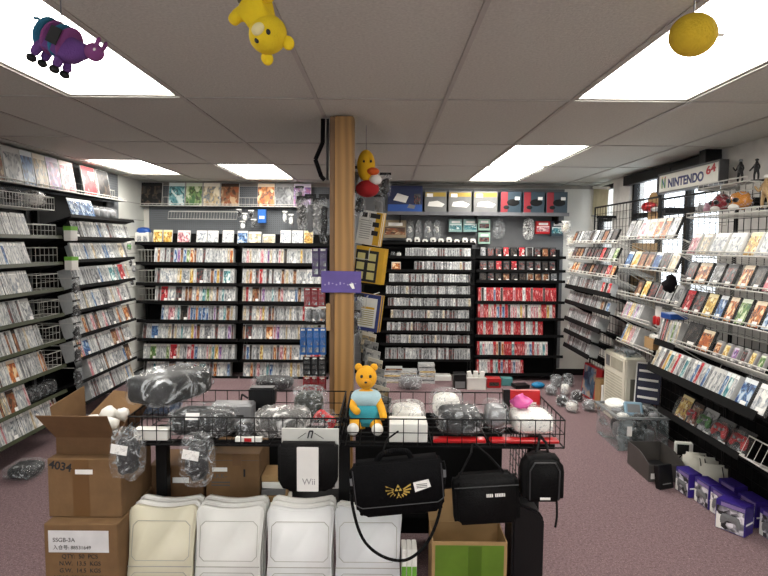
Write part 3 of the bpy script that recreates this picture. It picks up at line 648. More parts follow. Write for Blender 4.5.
# shelf of masks, top ledge with figures
wire_shelf('white wire shelf carrying the wrapped masks', -4.1, -2.98, zn['M'], XR-2.1, 0, lip=.02)
wire_shelf('topmost white wire shelf carrying small dark figures', -4.0, -3.47, zn['T'], XR-2.12, 2, lip=.02)
def mask(px0, px1, label, m, seed):
    u = (pxu(px0, 2.15)+pxu(px1, 2.15))/2; w = abs(pxu(px1, 2.15)-pxu(px0, 2.15))
    t = thing('wrapped_mask', label, 'mask', FR @ T((u, -(XR-2.2), zn['M']+.012)), 'wrapped masks on the wire shelf')
    MB().ball((0, 0, .07), (w*.42, .055, .055), nu=18, nv=12).lumpy(.012, 18, seed).build('helmet', m, t, smooth=True)
    for s in (-1, 1): MB().ball((s*w*.16, -.048, .07), (w*.1, .02, .015)).build('eye_hole', BLACKP, t, smooth=True)
    MB().ball((0, -.04, .03), (w*.22, .026, .02)).build('mouth_guard', WHITEP, t, smooth=True)
    MB().ball((0, 0, .072), (w*.46, .062, .062), e=.8).lumpy(.008, 20, seed+4).build('plastic_bag', BAG, t, smooth=True)
mask(707, 722, 'glossy dark red mask in a clear bag on the wire shelf', mat('mask_red', '7d1420', .2), 1)
mask(723, 743, 'glossy golden orange mask in a clear bag beside the red one', mat('mask_gold', 'c07a1d', .25), 2)
def figure(label, M, h, m1, m2, base, pose=0, cat='figure', group=None):
    t = thing('action_figure', label, cat, M, group); s = h/.2
    V = [(0,0,.10),(0,0,.145),(0,0,.162),(0,0,.18),(-.028,0,.14),(-.05,-.012,.115-.01*pose),(-.06,-.03,.09+.05*pose),(.028,0,.14),(.052,-.005,.115),(.058,-.02,.088),(-.018,0,.09),(-.024,-.004,.05),(-.028,0,.008),(.018,0,.09),(.026,.004,.05),(.03,0,.008)]
    E = [(0,1),(1,2),(2,3),(1,4),(4,5),(5,6),(1,7),(7,8),(8,9),(0,10),(10,11),(11,12),(0,13),(13,14),(14,15)]
    rd = [.02,.024,.01,.017,.011,.008,.007,.011,.008,.007,.013,.01,.008,.013,.01,.008]
    skin('body', [tuple(c*s for c in v) for v in V], E, [r*s for r in rd], m1, t, 1)
    MB().ball((0, 0, .188*s), (.018*s, .016*s, .012*s)).build('headgear', m2, t, smooth=True)
    if base: MB().tube((0, 0, 0), (0, 0, .006*s), .045*s, 16).build('base', BLACKP, t)
FIGD = mat('figure_dark', '19191b', .5, spec=.3); FIGT = mat('figure_tan', 'a98c62', .5)
figure('small dark standing figure on the top shelf by the window', FR @ T((pxu(736, 2.2), -(XR-2.22), zn['T']+.008)), .15, FIGD, GREYP, True, 1, group='small dark figures on the top shelf')
figure('small dark crouching figure beside the first on the top shelf', FR @ T((pxu(752, 2.2), -(XR-2.22), zn['T']+.008)), .13, FIGD, FIGD, True, 0, group='small dark figures on the top shelf')
figure('tan and white figure at the picture edge beside the masks', FR @ T((pxu(759, 2.15), -(XR-2.19), zn['M']+.012)), .2, FIGT, WHITEP, True, 1)
t = thing('cloth_bag', 'limp black cloth bag hanging off the wire shelf end under the masks', 'cloth', FR @ T((pxu(673, 2.0), -(XR-2.0), atX(673, 287, 2.0).z)))
MB().ball((0, 0, .03), (.07, .03, .06)).lumpy(.03, 16, 8).build('cloth', FABRIC, t, smooth=True)
for i, (px, m) in enumerate(((696.5, BAGW), (703.5, BAG))):
    t = thing('bagged_toy', f'clear bag of a small toy left of the masks, {ordinal(i+1)} from the window', 'bagged toy', FR @ T((pxu(px, 2.15), -(XR-2.18), zn['M']+.01)), 'bagged toys left of the masks')
    MB().ball((0, 0, .045), (.022, .022, .035)).lumpy(.008, 30, i).build('toy', [GREYP, mat('pink_plastic', 'b98a9c', .4), FIGD][i], t, smooth=True)
    MB().ball((0, 0, .058), (.033, .03, .052), e=.8).lumpy(.006, 22, i+7).build('plastic_bag', m, t, smooth=True)

tag(MB().box((-5.1, -.16, .002), (-2.3, -.15, .93)).build('backing_panel', SHELFB, M=FR), 'black backing panel behind the lower shelves of the right wall', 'wall panel')
# ------------------------------------------------------------------ ledges of big books, hooks, hanging packs
def uL(px, X): return atX(px, 250, X).y
def wire_bin(label, Fm, u0, u1, z, d, depth, h, m=WHITEW, group=None, pitch=.035, lean=0, name='wire_basket', back=True):
    """open wire bin with its front at distance d from the wall"""
    t = thing(name, label, 'wire basket', Fm @ T((u0, -d, z)) @ Rx(-lean), group); w = u1-u0
    g = MB(); n = max(2, int(w/pitch)); k = max(2, int(depth/pitch)); q = max(2, int(h/.05))
    for i in range(n+1): x = w*i/n; g.path([(x, depth, h), (x, depth, 0), (x, 0, 0), (x, 0, h)] if back else [(x, depth, 0), (x, 0, 0), (x, 0, h)], .0015, 4)
    for j in range(1, q): z1 = h*j/q; g.path([(0, depth, z1), (0, 0, z1), (w, 0, z1), (w, depth, z1)], .0015, 4)
    g.build('wire_grid', m, t)
    for z1 in (0, h): MB().path([(0,0,z1),(w,0,z1),(w,depth,z1),(0,depth,z1),(0,0,z1)], .0035, 5).build('rail', m, t)
    return t
def ledge(label, Fm, u0, u1, z, d):
    t = thing('wire_ledge', label, 'ledge', Fm @ T((0, -d, z)), 'wire ledges for big books'); g = MB(); n = int((u1-u0)/.05)
    for i in range(n+1): u = u0+(u1-u0)*i/n; g.path([(u, d-.026, .11), (u, d-.026, -.004), (u, -.006, -.004), (u, -.006, .022)], .0018, 4)
    g.build('wire_grid', WHITEW, t)
    r = MB()
    for a in ((-.006, -.004), (-.006, .022), (d-.026, .11)): MB().tube((u0, a[0], a[1]), (u1, a[0], a[1]), .0035, 5).build('rail', WHITEW, t)
    MB().box((u0, .0, -.012), (u1, d-.022, -.009)).build('deck', BLACK, t)
    return t
def guide(label, Fm, u0, u1, z, d, h, col, group, lean=9, body='case_white', name='game_guide'):
    return case(name, label, 'book', group, Fm, (u0+u1)/2, d, z+.001, lean, (u1-u0-.006, .012, h), col, body, rim=.015, rimz=.01)
XLD = -2.85; dl = XLD-XL; zl = atX(60, 190, XLD).z
ledge('white wire ledge of big game books along the top of the left wall', FL, 3.2, 6.55, zl, dl)
for a, b, col, desc in [(-14, 9, 'brown', 'dark brown game book at the picture edge'), (10, 27, 'pale grey', 'grey and white game book beside the dark brown one'), (27.5, 39.5, 'blue', 'grey-blue game book in the middle of the ledge'), (40, 52, 'tan', 'tan and brown game book'), (52.5, 65, 'purple', 'purple game book'), (65.5, 79, 'pink', 'pink and red game book'), (87, 100, 'red', 'dark red game book right of the ledge gap'), (101.5, 113, 'black', 'black and gold game book at the corner end')]:
    guide(f'{desc}, standing on the left-wall ledge', FL, uL(a, XLD), uL(b, XLD), zl, dl, .275, col, 'game books on the left-wall ledge')
zbl = atY(230, 206, 7.28).z; db = YB-7.28
def xb(px, y=200, Y=7.28): return atY(px, y, Y).x
ledge('white wire ledge of game books high on the back wall, left of post', FB, xb(136), xb(326), zbl, db)
for a, b, col, desc in [(140, 162, 'black', 'black game book in the back corner'), (168, 184.5, 'teal', 'teal and white game book'), (185, 202, 'green', 'pale green game book'), (202.5, 219.5, 'tan', 'cream and pink game book'), (220, 239, 'brown', 'dark brown game book left of the gap'), (257, 274.5, 'orange', 'orange game book with dark shapes right of the gap'), (275, 292.5, 'grey', 'grey-purple game book'), (293, 311, 'purple', 'dark purple game book beside the hanging bags')]:
    guide(f'{desc}, on the back-wall ledge', FB, xb(a), xb(b), zbl, db, .285, col, 'game books on the back-wall ledge')
# empty slat rack and hanging packs below that ledge
zk = atY(200, 219, 7.3).z
t = thing('slat_rack', 'empty white wire hook rack under the game books on back wall', 'rack', FB @ T((xb(167), -.1, zk)))
g = MB(); w = xb(236)-xb(167)
for i in range(25): g.path([(w*i/24, .08, .1), (w*i/24, .03, .09), (w*i/24, .0, .0)], .002, 4)
g.build('wire_slats', WHITEW, t)
for a, b in ((0, 0), (.08, .1), (.03, .09)): MB().tube((0, a, b), (w, a, b), .004).build('rail', WHITEW, t)
def hang_pack(label, Fm, u, d, ztop, w, h, m, group, sm=WHITEC, seed=0, hook=True, name='hanging_pack', bag=BAG, tilt=0, th=.03, cat='pack'):
    t = thing(name, label, cat, Fm @ T((u, -d, ztop)) @ Rz(tilt), group)
    MB().ball((0, 0, -h*.52), (w*.36, th*.45, h*.3), nu=12, nv=8, e=.75).lumpy(.012, 25, seed).build('item', m, t, smooth=True)
    MB().ball((0, 0, -h*.5), (w*.5, th*.6, h*.46), nu=14, nv=10, e=.55).lumpy(.006, 25, seed+3).build('plastic_bag', bag, t, smooth=True)
    MB().box((-w*.5, -.003, -h*.1), (w*.5, .003, 0)).build('header_card', sm, t)
    if hook: MB().path([(0, -.02, -.012), (0, d*.9 if d > .05 else .04, -.012)], .003, 5).build('hanging_hook', WHITEW, t)
    return t
for i, (px, py, m) in enumerate([(239, 209, FIGD), (245, 213, WHITEP), (251, 210, FIGD), (243, 221, WHITEP), (254, 219, FIGD)]):
    p = atY(px, py, 7.25); hang_pack(f'small bagged black and white accessory left of the blue box, {ordinal(i+1)} along', FB, p.x, YB-7.25+.012*(i % 2)+.02*(i//3), p.z, .065, .11, m, 'bagged accessories on the back wall', seed=i)
p = atY(262, 223, 7.25); simple_box('accessory_box', 'bright blue accessory box hanging below the orange game book', 'box', FB @ T((p.x, -.16, p.z)), (.1, .05, .165), mat('box_blue', '1f5fae', .4), lambda t, w, d, h: MB().box((-.03, -.002, .05), (.03, -.0002, .085)).build('label_art', STICK, t))
for i, (px, py) in enumerate(((285, 211), (291, 214))):
    p = atY(px, py, 7.25); hang_pack(f'white bagged accessory right of the blue box, {ordinal(i+1)} along', FB, p.x, YB-7.25, p.z, .06, .15, WHITEP, 'white bagged accessories on the back wall', seed=9+i)
# top row of the back-left rack: faced-out games
for i, (a, b, col, h, desc) in enumerate([(152.5, 162, 'yellow', .16, 'yellow and orange faced-out game, leftmost of the pair'), (162.5, 172, 'yellow', .16, 'yellow and orange faced-out game, rightmost of the pair'), (177, 190, 'pink', .155, 'pink and white faced-out game'), (196, 206.5, 'white', .155, 'plain white faced-out game beside the pink one'), (207, 218, 'white', .155, 'plain white faced-out game in the middle'), (222, 233.5, 'white', .16, 'plain white faced-out game above the rack divider'), (237, 247.5, 'blue', .155, 'blue and tan faced-out game'), (248, 261, 'tan', .145, 'tan and brown faced-out game'), (262, 275, 'tan', .115, 'short tan faced-out game'), (280, 291, 'white', .165, 'tall white faced-out game, first of two'), (291.5, 303, 'white', .165, 'tall white faced-out game, second of two'), (303.5, 313, 'yellow', .165, 'yellow and white faced-out game behind hanging bags')]):
    case('faced_game', f'{desc}, top shelf of the back-wall rack', 'game', 'faced-out games on top of the back-wall rack', FB, (atY(a, 240, LIP).x+atY(b, 240, LIP).x)/2, DB, zb[0], LNB, (atY(b, 240, LIP).x-atY(a, 240, LIP).x-.004, .018, h), col, rim=.04)
p = atY(142, 243, 7.1)
t = thing('handheld_box', 'white retail tub with a blue domed lid in the back left corner', 'box', FB @ T((p.x+.0, -.3, p.z)))
MB().box((-.085, 0, 0), (.085, .12, .13)).build('tub', WHITEP, t, bevel=.008); MB().ball((0, .06, .135), (.08, .058, .055), e=.7).build('lid', BLUEP, t, smooth=True)
for i, x in enumerate((-.035, .04)): MB().box((x-.025, -.002, .02), (x+.025, -.0002, .09)).build('label_art', cov('pale grey'), t)
for k in range(3):
    wire_bin(f'white wire end basket at the left end of back rack, {ordinal(k+1)} from top', FB, atY(138, 270, LIP).x+.0, atY(151, 270, LIP).x, zb[k+1]+.004, DB-.012, .12, .15, group='wire end baskets on the back rack')
# left-wall extras
zz = zl1[0]+.215
wire_bin('white wire basket of bagged consoles above the near left-wall rack', FL, 3.7, 4.80, zz, .33, .22, .1, group=None)
def bagged(name, label, cat, M, size, m, seed=0, group=None, bag=BAG, e=.6, inner=.84, sticker=None, flat=0):
    t = thing(name, label, cat, M, group); w, d, h = size
    MB().ball((0, 0, h*.48), (w*.5*inner, d*.5*inner, h*.46*inner), nu=16, nv=9, e=e).build('contents', m, t, smooth=True)
    MB().ball((0, 0, h*.5), (w*.5, d*.5, h*.5), nu=44, nv=26, e=max(e, .5)).crumple(min(w, d, h)*.055, 9/max(w, d, h), seed).build('plastic_bag', bag, t, smooth=True)
    if sticker:
        x, y, z, a = sticker; MB().box((-.03, -.0012, -.015), (.03, 0, .015)).build('label_sticker', STICK, t, M=T((x, y, z)) @ Rx(a))
    return t
for i, (a, b, m, bg, desc) in enumerate([(-4, 13, FIGD, BAG, 'dark bagged console'), (13, 28, FIGD, BAG, 'black bagged console with a glossy bag'), (33, 52, WHITEP, BAGW, 'white bagged console')]):
    u0, u1 = uL(a, -2.72), uL(b, -2.72)
    bagged('bagged_console', f'{desc} in the wire basket high on the left wall', 'console', FL @ T(((u0+u1)/2, -.22, zz+.022)), ((u1-u0)*.62, .13, .12), m, i, 'bagged consoles in the left-wall basket', bag=bg)
WB = {1: (4.53, 4.83), 2: (4.53, 4.83), 3: (4.56, 4.83), 4: (4.63, 4.83), 5: (4.65, 4.84)}
for k, (a, b) in WB.items():
    wire_bin(f'white wire end basket on {SH[k]} of the near left-wall rack', FL, a, b, zl1[k]+.006, .325, .14, .12, group='wire end baskets on the left-wall rack', pitch=.05)
wire_bin('white wire end basket on top shelf of the near left-wall rack', FL, 4.51, 4.82, zl1[0]+.006, .325, .12, .09, group='wire end baskets on the left-wall rack', pitch=.05)
for i in range(4):
    bagged('bagged_cable', f'bag of black cables on seventh shelf of left rack, {ordinal(i+1)} from left', 'cable bag', FL @ T((4.435+.105*i, -.265, zl1[6]+.001)) , (.095, .1, .11), FIGD, i+20, 'bags of black cables on the left rack')
row_kw = dict(depth=.06)
for i, px in enumerate((76, 84, 92)):
    u = atX(px, 216, -2.65).y
    t = thing('blister_pack', f'blue and white blister pack on far left-wall rack, {ordinal(i+1)} from left', 'blister pack', FL @ T((u+.04, -.33, zl2[0]+.012)) @ Rx(-LN), 'blue and white blister packs on the left wall')
    MB().box((-.07, 0, 0), (.07, .004, .15)).build('backing_card', cov('blue'), t); MB().ball((0, -.012, .07), (.05, .012, .05), e=.6).build('blister_shell', CLEARP, t, smooth=True)
for i, px in enumerate((103, 111, 119)):
    u = atX(px, 216, -2.65).y
    bagged('bagged_controller', f'bagged grey controller on top of far left-wall rack, {ordinal(i+1)} from left', 'controller', FL @ T((u+.03, -.25, zl2[0]+.006)), (.15, .1, .11), GREYP, i+3, 'bagged controllers on the left wall')
# things hung in the gap between the left bays
LIME = mat('lime_green', '6fae3a', .5)
def hang_box(label, Fm, u, d, z, size, m, m2, group=None):
    t = thing('hanging_box', label, 'box', Fm @ T((u, -d, z)), group); w, dd, h = size
    MB().box((-w/2, 0, 0), (w/2, dd, h)).build('carton', m, t, bevel=.004); MB().box((-w/2-.001, -.001, h*.72), (w/2+.001, dd+.001, h*1.003)).build('printed_top', m2, t)
    return t
u = 4.925
hang_box('white box with lime green top hanging between the left racks, upper one', FL, u, .42, zl1[0]-.03, (.11, .06, .12), WHITEP, LIME, 'white and lime boxes between the left racks')
hang_box('white box with lime green top hanging between the left racks, lower one', FL, u, .42, zl1[1]-.06, (.11, .06, .11), WHITEP, LIME, 'white and lime boxes between the left racks')
for i in range(5): hang_pack(f'black bagged accessory hanging between the left racks, {ordinal(i+1)} from top', FL, u, .42, zl1[1]-.12-.19*i, .11, .17, FIGD, 'black bagged accessories between the left racks', FIGD, i+30, hook=True)
for i, (px, py, m) in enumerate([(129, 246, GREEN), (131, 262, FIGD), (132, 281, FIGD), (134, 268, GREYP)]):
    p = atX(px, py, -2.86); hang_pack(f'small bagged accessory hooked on the bare block corner, {ordinal(i+1)} of four', FL, p.y, .14, p.z+.05, .08, .12, m, 'bagged accessories on the bare corner', seed=i+50)
bagged('bagged_console', 'black bagged console on the floor below the left rack', 'console', T((-2.42, 4.75, .001)), (.3, .26, .2), FIGD, 41)
p = atZ(12, 462, .03); bagged('bagged_box', 'flat dark package in shiny plastic at the foot of left rack', 'package', T((-2.49, 4.02, .001)), (.23, .26, .1), FIGD, 43)
bagged('bagged_jacket', 'blue bagged bundle on the floor in the back left corner', 'bundle', T((-2.15, 5.55, .001)), (.5, .4, .2), mat('bundle_blue', '2f4664', .6), 44)
bagged('bagged_bundle', 'black bagged bundle on the floor by the back-wall rack', 'bundle', T((-1.22, 6.55, .001)), (.5, .36, .16), FIGD, 45)

# ------------------------------------------------------------------ back wall right of the post: boxed consoles and hanging controllers
zs = atY(470, 213, 7.1).z; ds = YB-7.1
t = thing('wall_shelf', 'long dark shelf of boxed consoles high on the slatwall', 'shelf', FB @ T((0, -ds, zs)))
MB().box((xb(384, 213, 7.1), 0, -.02), (xb(569, 213, 7.1), ds-.022, -.002)).build('deck', SHELFB, t)
MB().box((xb(384, 213, 7.1), -.012, -.03), (xb(569, 213, 7.1), -.003, .012)).build('front_lip', mat('lip_grey', '5f6064', .4), t)
for x in (xb(400), xb(476), xb(555)): MB().box((x-.006, .02, -.12), (x+.006, ds-.022, -.021)).build('bracket', BLACK, t)
def console_box(label, a, b, top, base_m, art, group, kind):
    x0, x1 = xb(a, 205, 7.12), xb(b, 205, 7.12); h = atY(450, top, 7.12).z-zs; w = x1-x0-.012
    t = thing('console_box', label, 'console box', FB @ T(((x0+x1)/2, -ds+.02, zs)), group)
    MB().box((-w/2, 0, .001), (w/2, .2, h)).build('carton', base_m, t, bevel=.004, seg=1)
    if kind == 'grey':
        MB().box((-w/2+.01, -.0015, h*.74), (w/2-.01, -.0003, h*.93)).build('title_strip', mat('strip_gold', 'a58a2c', .5), t)
        MB().add([(-w*.36,-.002,h*.3),(w*.3,-.002,h*.26),(w*.42,-.002,h*.4),(w*.1,-.002,h*.55),(-w*.3,-.002,h*.5)], [(0,1,2,3,4)]).build('printed_console', WHITEP, t)
        MB().box((-w*.4, -.0035, h*.72), (-w*.12, -.0016, h*.88)).build('price_sticker', STICK, t)
    elif kind == 'red':
        MB().box((-w/2+.004, -.0015, .006), (-w/2+w*.34, -.0003, h-.006)).build('red_band', mat('band_red', '86202a', .45), t)
        MB().ball((w*.1, -.002, h*.5), (w*.3, .003, h*.16), nu=16, nv=8).build('printed_console', BLACKP, t)
        MB().ball((-w*.22, -.003, h*.28), (w*.14, .003, h*.09), nu=12, nv=6).build('printed_pad', FIGD, t)
        MB().box((w*.18, -.004, h*.62), (w*.4, -.0016, h*.76)).build('price_sticker', STICK, t)
    else:
        MB().box((-w/2+.004, -.0015, h*.02), (w/2-.004, -.0003, h*.3)).build('blue_band', BLUEP, t)
        MB().add([(-w*.34,-.002,h*.46),(w*.02,-.002,h*.36),(w*.1,-.002,h*.6),(-w*.22,-.002,h*.72)], [(0,1,2,3)]).build('printed_console', WHITEP, t)
        MB().add([(w*.06,-.003,h*.18),(w*.26,-.003,h*.14),(w*.3,-.003,h*.26),(w*.12,-.003,h*.32)], [(0,1,2,3)]).build('printed_pad', GREYP, t)
        MB().box((w*.26, -.0025, h*.3), (w*.44, -.001, h*.7)).build('label_art', cov('dark grey'), t)
    return t
NAVYB = mat('carton_navy', '16224d', .4); GREYB = mat('carton_grey', '6c6d6c', .4); TEALB = mat('carton_slate', '31414c', .35)
console_box('large navy console box printed with a white console on the slatwall shelf', 387, 423, 186, NAVYB, None, None, 'navy')
for i, (a, b) in enumerate([(424, 447), (448, 472), (473, 498)]): console_box(f'grey console box with gold title strip, {ordinal(i+1)} of three on the slatwall shelf', a, b, 191, GREYB, None, 'grey console boxes on the slatwall shelf', 'grey')
for i, (a, b) in enumerate([(500, 522), (523, 545), (546, 568)]): console_box(f'black and red console box, {ordinal(i+1)} of three on the slatwall shelf', a, b, 191, TEALB, None, 'red console boxes on the slatwall shelf', 'red')
def pad_pack(label, px0, px1, py0, py1, m, group, bag=BAG, Y=7.26, seed=0):
    a, b = atY(px0, py0, Y), atY(px1, py1, Y); w, h = b.x-a.x, a.z-b.z
    t = thing('bagged_controller', label, 'controller', FB @ T(((a.x+b.x)/2, -(YB-Y), a.z)), group)
    gamepad(m, t, min(w, .16)/.15*.8, T((0, 0, -h*.5)) @ Ry(80), name='gamepad')
    MB().ball((0, 0, -h*.5), (w*.5, .034, h*.5), nu=16, nv=10, e=.7).lumpy(.008, 22, seed).build('plastic_bag', bag, t, smooth=True)
    MB().tube((0, -.02, 0), (0, YB-Y-.02, 0), .003).build('hanging_hook', WHITEW, t)
    return t
for i, (a, b, m) in enumerate([(406.5, 414, WHITEP), (415.5, 422, GREYP), (424.5, 432.5, WHITEP), (433.5, 441, WHITEP)]):
    pad_pack(f'pale bagged controller under the console boxes, {ordinal(i+1)} from the post', a, b, 220, 239, m, 'pale bagged controllers on the slatwall', seed=i)
pad_pack('dark grey bagged controller hanging alone on the slatwall', 493, 505, 219, 239, GREYP, None, seed=7)
pad_pack('grey bagged controller left of the red hanging box', 523, 534, 218, 240, FIGD, None, BAGW, seed=8)
def hang_carton(label, a, b, y0, y1, m, m2, group=None, Y=7.25):
    p, q = atY(a, y0, Y), atY(b, y1, Y); w, h = q.x-p.x, p.z-q.z
    t = thing('accessory_box', label, 'box', FB @ T(((p.x+q.x)/2, -(YB-Y), q.z)), group)
    MB().box((-w/2, 0, 0), (w/2, .06, h)).build('carton', m, t, bevel=.004, seg=1)
    MB().box((-w/2+.012, -.0015, h*.18), (w/2-.012, -.0002, h*.6)).build('label_art', m2, t); MB().box((-w*.3, -.0025, h*.68), (w*.34, -.0005, h*.86)).build('title_strip', WHITEC, t)
    return t
AQUA = mat('carton_aqua', '86a9a6', .4); MINT = mat('carton_mint', '9dbfae', .4)
hang_carton('tan hanging pack of controllers beside the post on the slatwall', 384, 406, 220, 238, mat('carton_tan', '8f8068', .5), cov('brown'))
hang_carton('aqua accessory box with red title, first of two on slatwall', 449, 462, 219, 232, AQUA, cov('teal'), 'aqua accessory boxes')
hang_carton('aqua accessory box with red title, second of two on slatwall', 463.5, 477, 219, 232, AQUA, cov('teal'), 'aqua accessory boxes')
hang_carton('mint green accessory box, upper of two on the slatwall', 478.5, 490, 219, 230.5, MINT, cov('dark grey'), 'mint accessory boxes')
hang_carton('mint green accessory box, lower of two on the slatwall', 478.5, 490, 232.5, 244, MINT, cov('dark grey'), 'mint accessory boxes')
hang_carton('red accessory box hanging near the right end of slatwall', 536, 550, 221, 234, RED, cov('pink'))
hang_carton('dark slate accessory box hanging beside the red one', 551.5, 563, 221, 236, TEALB, cov('teal'))
for i in range(9):
    p = atY(409+8*i, 243, 7.15)
    t = thing('white_adapter', f'small white adapter on top of the disc rack, {ordinal(i+1)} from the post', 'adapter', FB @ T((p.x, -(YB-7.15), zj[0]-.004)), 'white adapters on top of the disc rack')
    h = [.06, .075, .05, .07][i % 4]; MB().box((-.03, 0, 0), (.03, .05, h)).build('housing', WHITEP, t, bevel=.008); MB().box((-.012, -.001, h*.3), (.012, .001, h*.6)).build('port', FIGD, t)
    MB().tube((.034, .03, .004), (.034, .03, h*.7), .004).build('cable', WHITEP, t)
for i, (px, py, m) in enumerate([(399, 256, WHITEP), (393, 257, FIGD)]):
    p = atY(px, py, 7.1); bagged('loose_controller', ['white rounded controller at the post end of disc rack', 'dark controller at the post end of disc rack'][i], 'controller', FB @ T((p.x, -(YB-7.12), zj[1]-.004)), (.065, .08, .06), m, i, None)
p = atY(396, 270, 7.1); case('boxed_game', 'red and yellow boxed game at the post end of disc rack', 'game', None, FB, p.x, DB, zj[2], 8, (.11, .02, .1), 'orange')
for i, (px, py) in enumerate([(566, 226), (571, 240), (572, 254), (573, 268), (571, 282)]):
    p = atY(px, py, 6.75); hang_pack(f'cream bagged controller hanging in the right back corner, {ordinal(i+1)} from top', FB, p.x, YB-6.75, p.z+.06, .1, .15, mat('cream_plastic', 'c9c2ae', .4), 'cream bagged controllers in the corner', WHITEC, i+60, bag=BAGW, th=.08, hook=False)
# ------------------------------------------------------------------ middle of the shop: post, display table, baskets, bags, boards
WOOD = mat('post_wood', '97713f', .55, var=.2, scale=1)
nt = WOOD.node_tree
w = nt.nodes.new('ShaderNodeTexWave'); w.inputs['Scale'].default_value = 7; w.inputs['Distortion'].default_value = 7; w.inputs['Detail'].default_value = 3; w.inputs['Detail Scale'].default_value = .8
mp = nt.nodes.new('ShaderNodeMapping'); mp.inputs['Scale'].default_value = (1, 1, .09)
nt.links.new(nt.nodes['Texture Coordinate'].outputs['Object'], mp.inputs[0]); nt.links.new(mp.outputs[0], w.inputs['Vector'])
ramp = [n for n in nt.nodes if n.type == 'VALTORGB'][0]; nt.links.new(w.outputs['Fac'], ramp.inputs['Fac'])
ramp.color_ramp.elements[0].position = 0; ramp.color_ramp.elements[1].position = 1
PY = 3.5; pxl, pxr = atZ(330, 115, H).x, atZ(354, 115, H).x
t = thing('wooden_post', 'tall varnished wooden post between the two wire baskets', 'post', T((0, PY, 0)))
MB().box((pxl+.03, 0, 0), (pxr, .14, H-.008)).build('post_body', WOOD, t, bevel=.006)
MB().box((pxl, .012, 0), (pxl+.029, .14, H-.008)).build('edge_board', mat('wood_dark', '6f5232', .55, var=.2, scale=6), t, bevel=.003)
MB().box((pxl-.02, -.004, 1.12), (pxl+.006, .05, 1.28)).build('wood_block', CARDL, t, bevel=.003)
tag(MB().box((-.262, PY+.16, .001), (-.242, 4.95, H-.06)).build('spine_panel', mat('panel_grey', '6a6c6a', .7)), 'grey divider panel running back from the wooden post', 'panel')
p, q = atY(321, 271, 3.48), atY(361, 293, 3.48)
t = thing('purple_sign', 'small purple sign fixed across the wooden post', 'sign', T(((p.x+q.x)/2, 3.488, (p.z+q.z)/2)))
w, h = q.x-p.x, p.z-q.z
MB().box((-w/2, 0, -h/2), (w/2, .008, h/2)).build('board', mat('sign_purple', '57468c', .5, var=.15), t, bevel=.002, seg=1)
sc = MB()
for k in range(9): x = -w*.42+w*.095*k; sc.box((x, -.001, -h*.16+.004*((k*7) % 3)), (x+w*.035, 0, -h*.1+.006*((k*5) % 3)))
sc.build('faint_lettering', mat('sign_lilac', '9d92bd', .6), t)
MB().add([(w*.2, -.0015, -h*.1), (w*.28, -.0015, -h*.32), (w*.34, -.0015, -h*.3), (w*.3, -.0015, -h*.05)], [(0,1,2,3)]).build('tape_piece', WHITEC, t)
# black gun-like strap hanging at the top left of the post
p = atY(325, 124, 3.6)
t = thing('black_strap', 'black folded strap hanging from the ceiling left of the post', 'strap', T((p.x, 3.58, H-.01)))
MB().path([(-.01, 0, 0), (-.012, 0, -.14), (-.055, 0, -.24), (-.02, 0, -.34), (0, 0, -.36)], .013, 8).build('strap', FABRIC, t, smooth=True); MB().path([(.018, 0, 0), (.016, 0, -.36)], .008, 8).build('cord', FIGD, t)
# --- right side of the divider: card packs on hooks
YEL = mat('card_yellow', 'd2a52a', .45); CWH = mat('card_white', 'dcdcd6', .45); NAV = mat('card_navy', '25336f', .45)
def card_pack(label, c, w, h, tilt, yaw, m, deco, n=4, group='card packs beside the post'):
    t = thing('card_pack', label, 'card pack', T(c) @ Rz(yaw) @ Ry(tilt), group)
    for k in range(n):
        cd_ = MB().box((-w/2+.004*k, .012*k, -h), (w/2+.004*k, .012*k+.009, 0)).build('card_sleeve', m if k == 0 else (YEL if k % 2 else m), t, bevel=.002, seg=1)
        if k == 0: deco(cd_, w, h)
    MB().path([(-.0, .3, -.012), (0, -.03, -.012), (0, -.03, -h*.35), (-w*.45, -.03, -h*.35)], .003, 5).build('hanging_hook', WHITEW, t)
    return t
def deco1(o, w, h):
    MB().box((w*.22, -.001, -h*.98), (w*.49, -.0002, -.004)).build('yellow_band', YEL, o)
    k = MB(); 
    for i in range(3): k.box((w*.12, -.002, -h*(.2+.25*i)), (w*.4, -.0012, -h*(.06+.25*i)))
    for i in range(2): k.box((-w*.38+w*.3*i, -.002, -h*.2), (-w*.16+w*.3*i, -.0012, -h*.06))
    k.build('picture_block', INK, o)
    l = MB()
    for i in range(9): l.box((-w*.4, -.0015, -h*(.3+.065*i)), (w*.06, -.0006, -h*(.28+.065*i)))
    l.build('print_line', mat('print_grey', '8d8d8a', .6), o)
def deco2(o, w, h):
    MB().box((-w*.48, -.001, -h*.97), (w*.3, -.0002, -h*.1)).build('dark_field', INK, o)
    k = MB()
    for i in range(3):
        for j in range(2): k.box((-w*.42+w*.38*j, -.002, -h*(.38+.26*i)), (-w*.16+w*.38*j, -.0012, -h*(.18+.26*i)))
    k.build('picture_block', mat('pale_yellow', 'cfc583', .5), o)
def deco3(o, w, h):
    MB().box((-w*.4, -.001, -h*.9), (w*.38, -.0002, -h*.1)).build('white_field', CWH, o)
    l = MB()
    for i in range(8): l.box((-w*.33, -.002, -h*(.46+.055*i)), (w*.3, -.0012, -h*(.435+.055*i)))
    l.build('print_line', mat('print_olive', 'a59b66', .6), o)
    MB().box((-w*.33, -.002, -h*.4), (w*.3, -.0012, -h*.34)).build('title_strip', YEL, o)
def cpk(px0, px1, py, Y): a = atY(px0, py, Y); b = atY(px1, py, Y); return ((a.x+b.x)/2, Y, a.z), b.x-a.x
c, w = cpk(360, 384, 211, 4.1); card_pack('white and yellow card pack, topmost beside the post', c, w, .235, 9, -14, CWH, deco1)
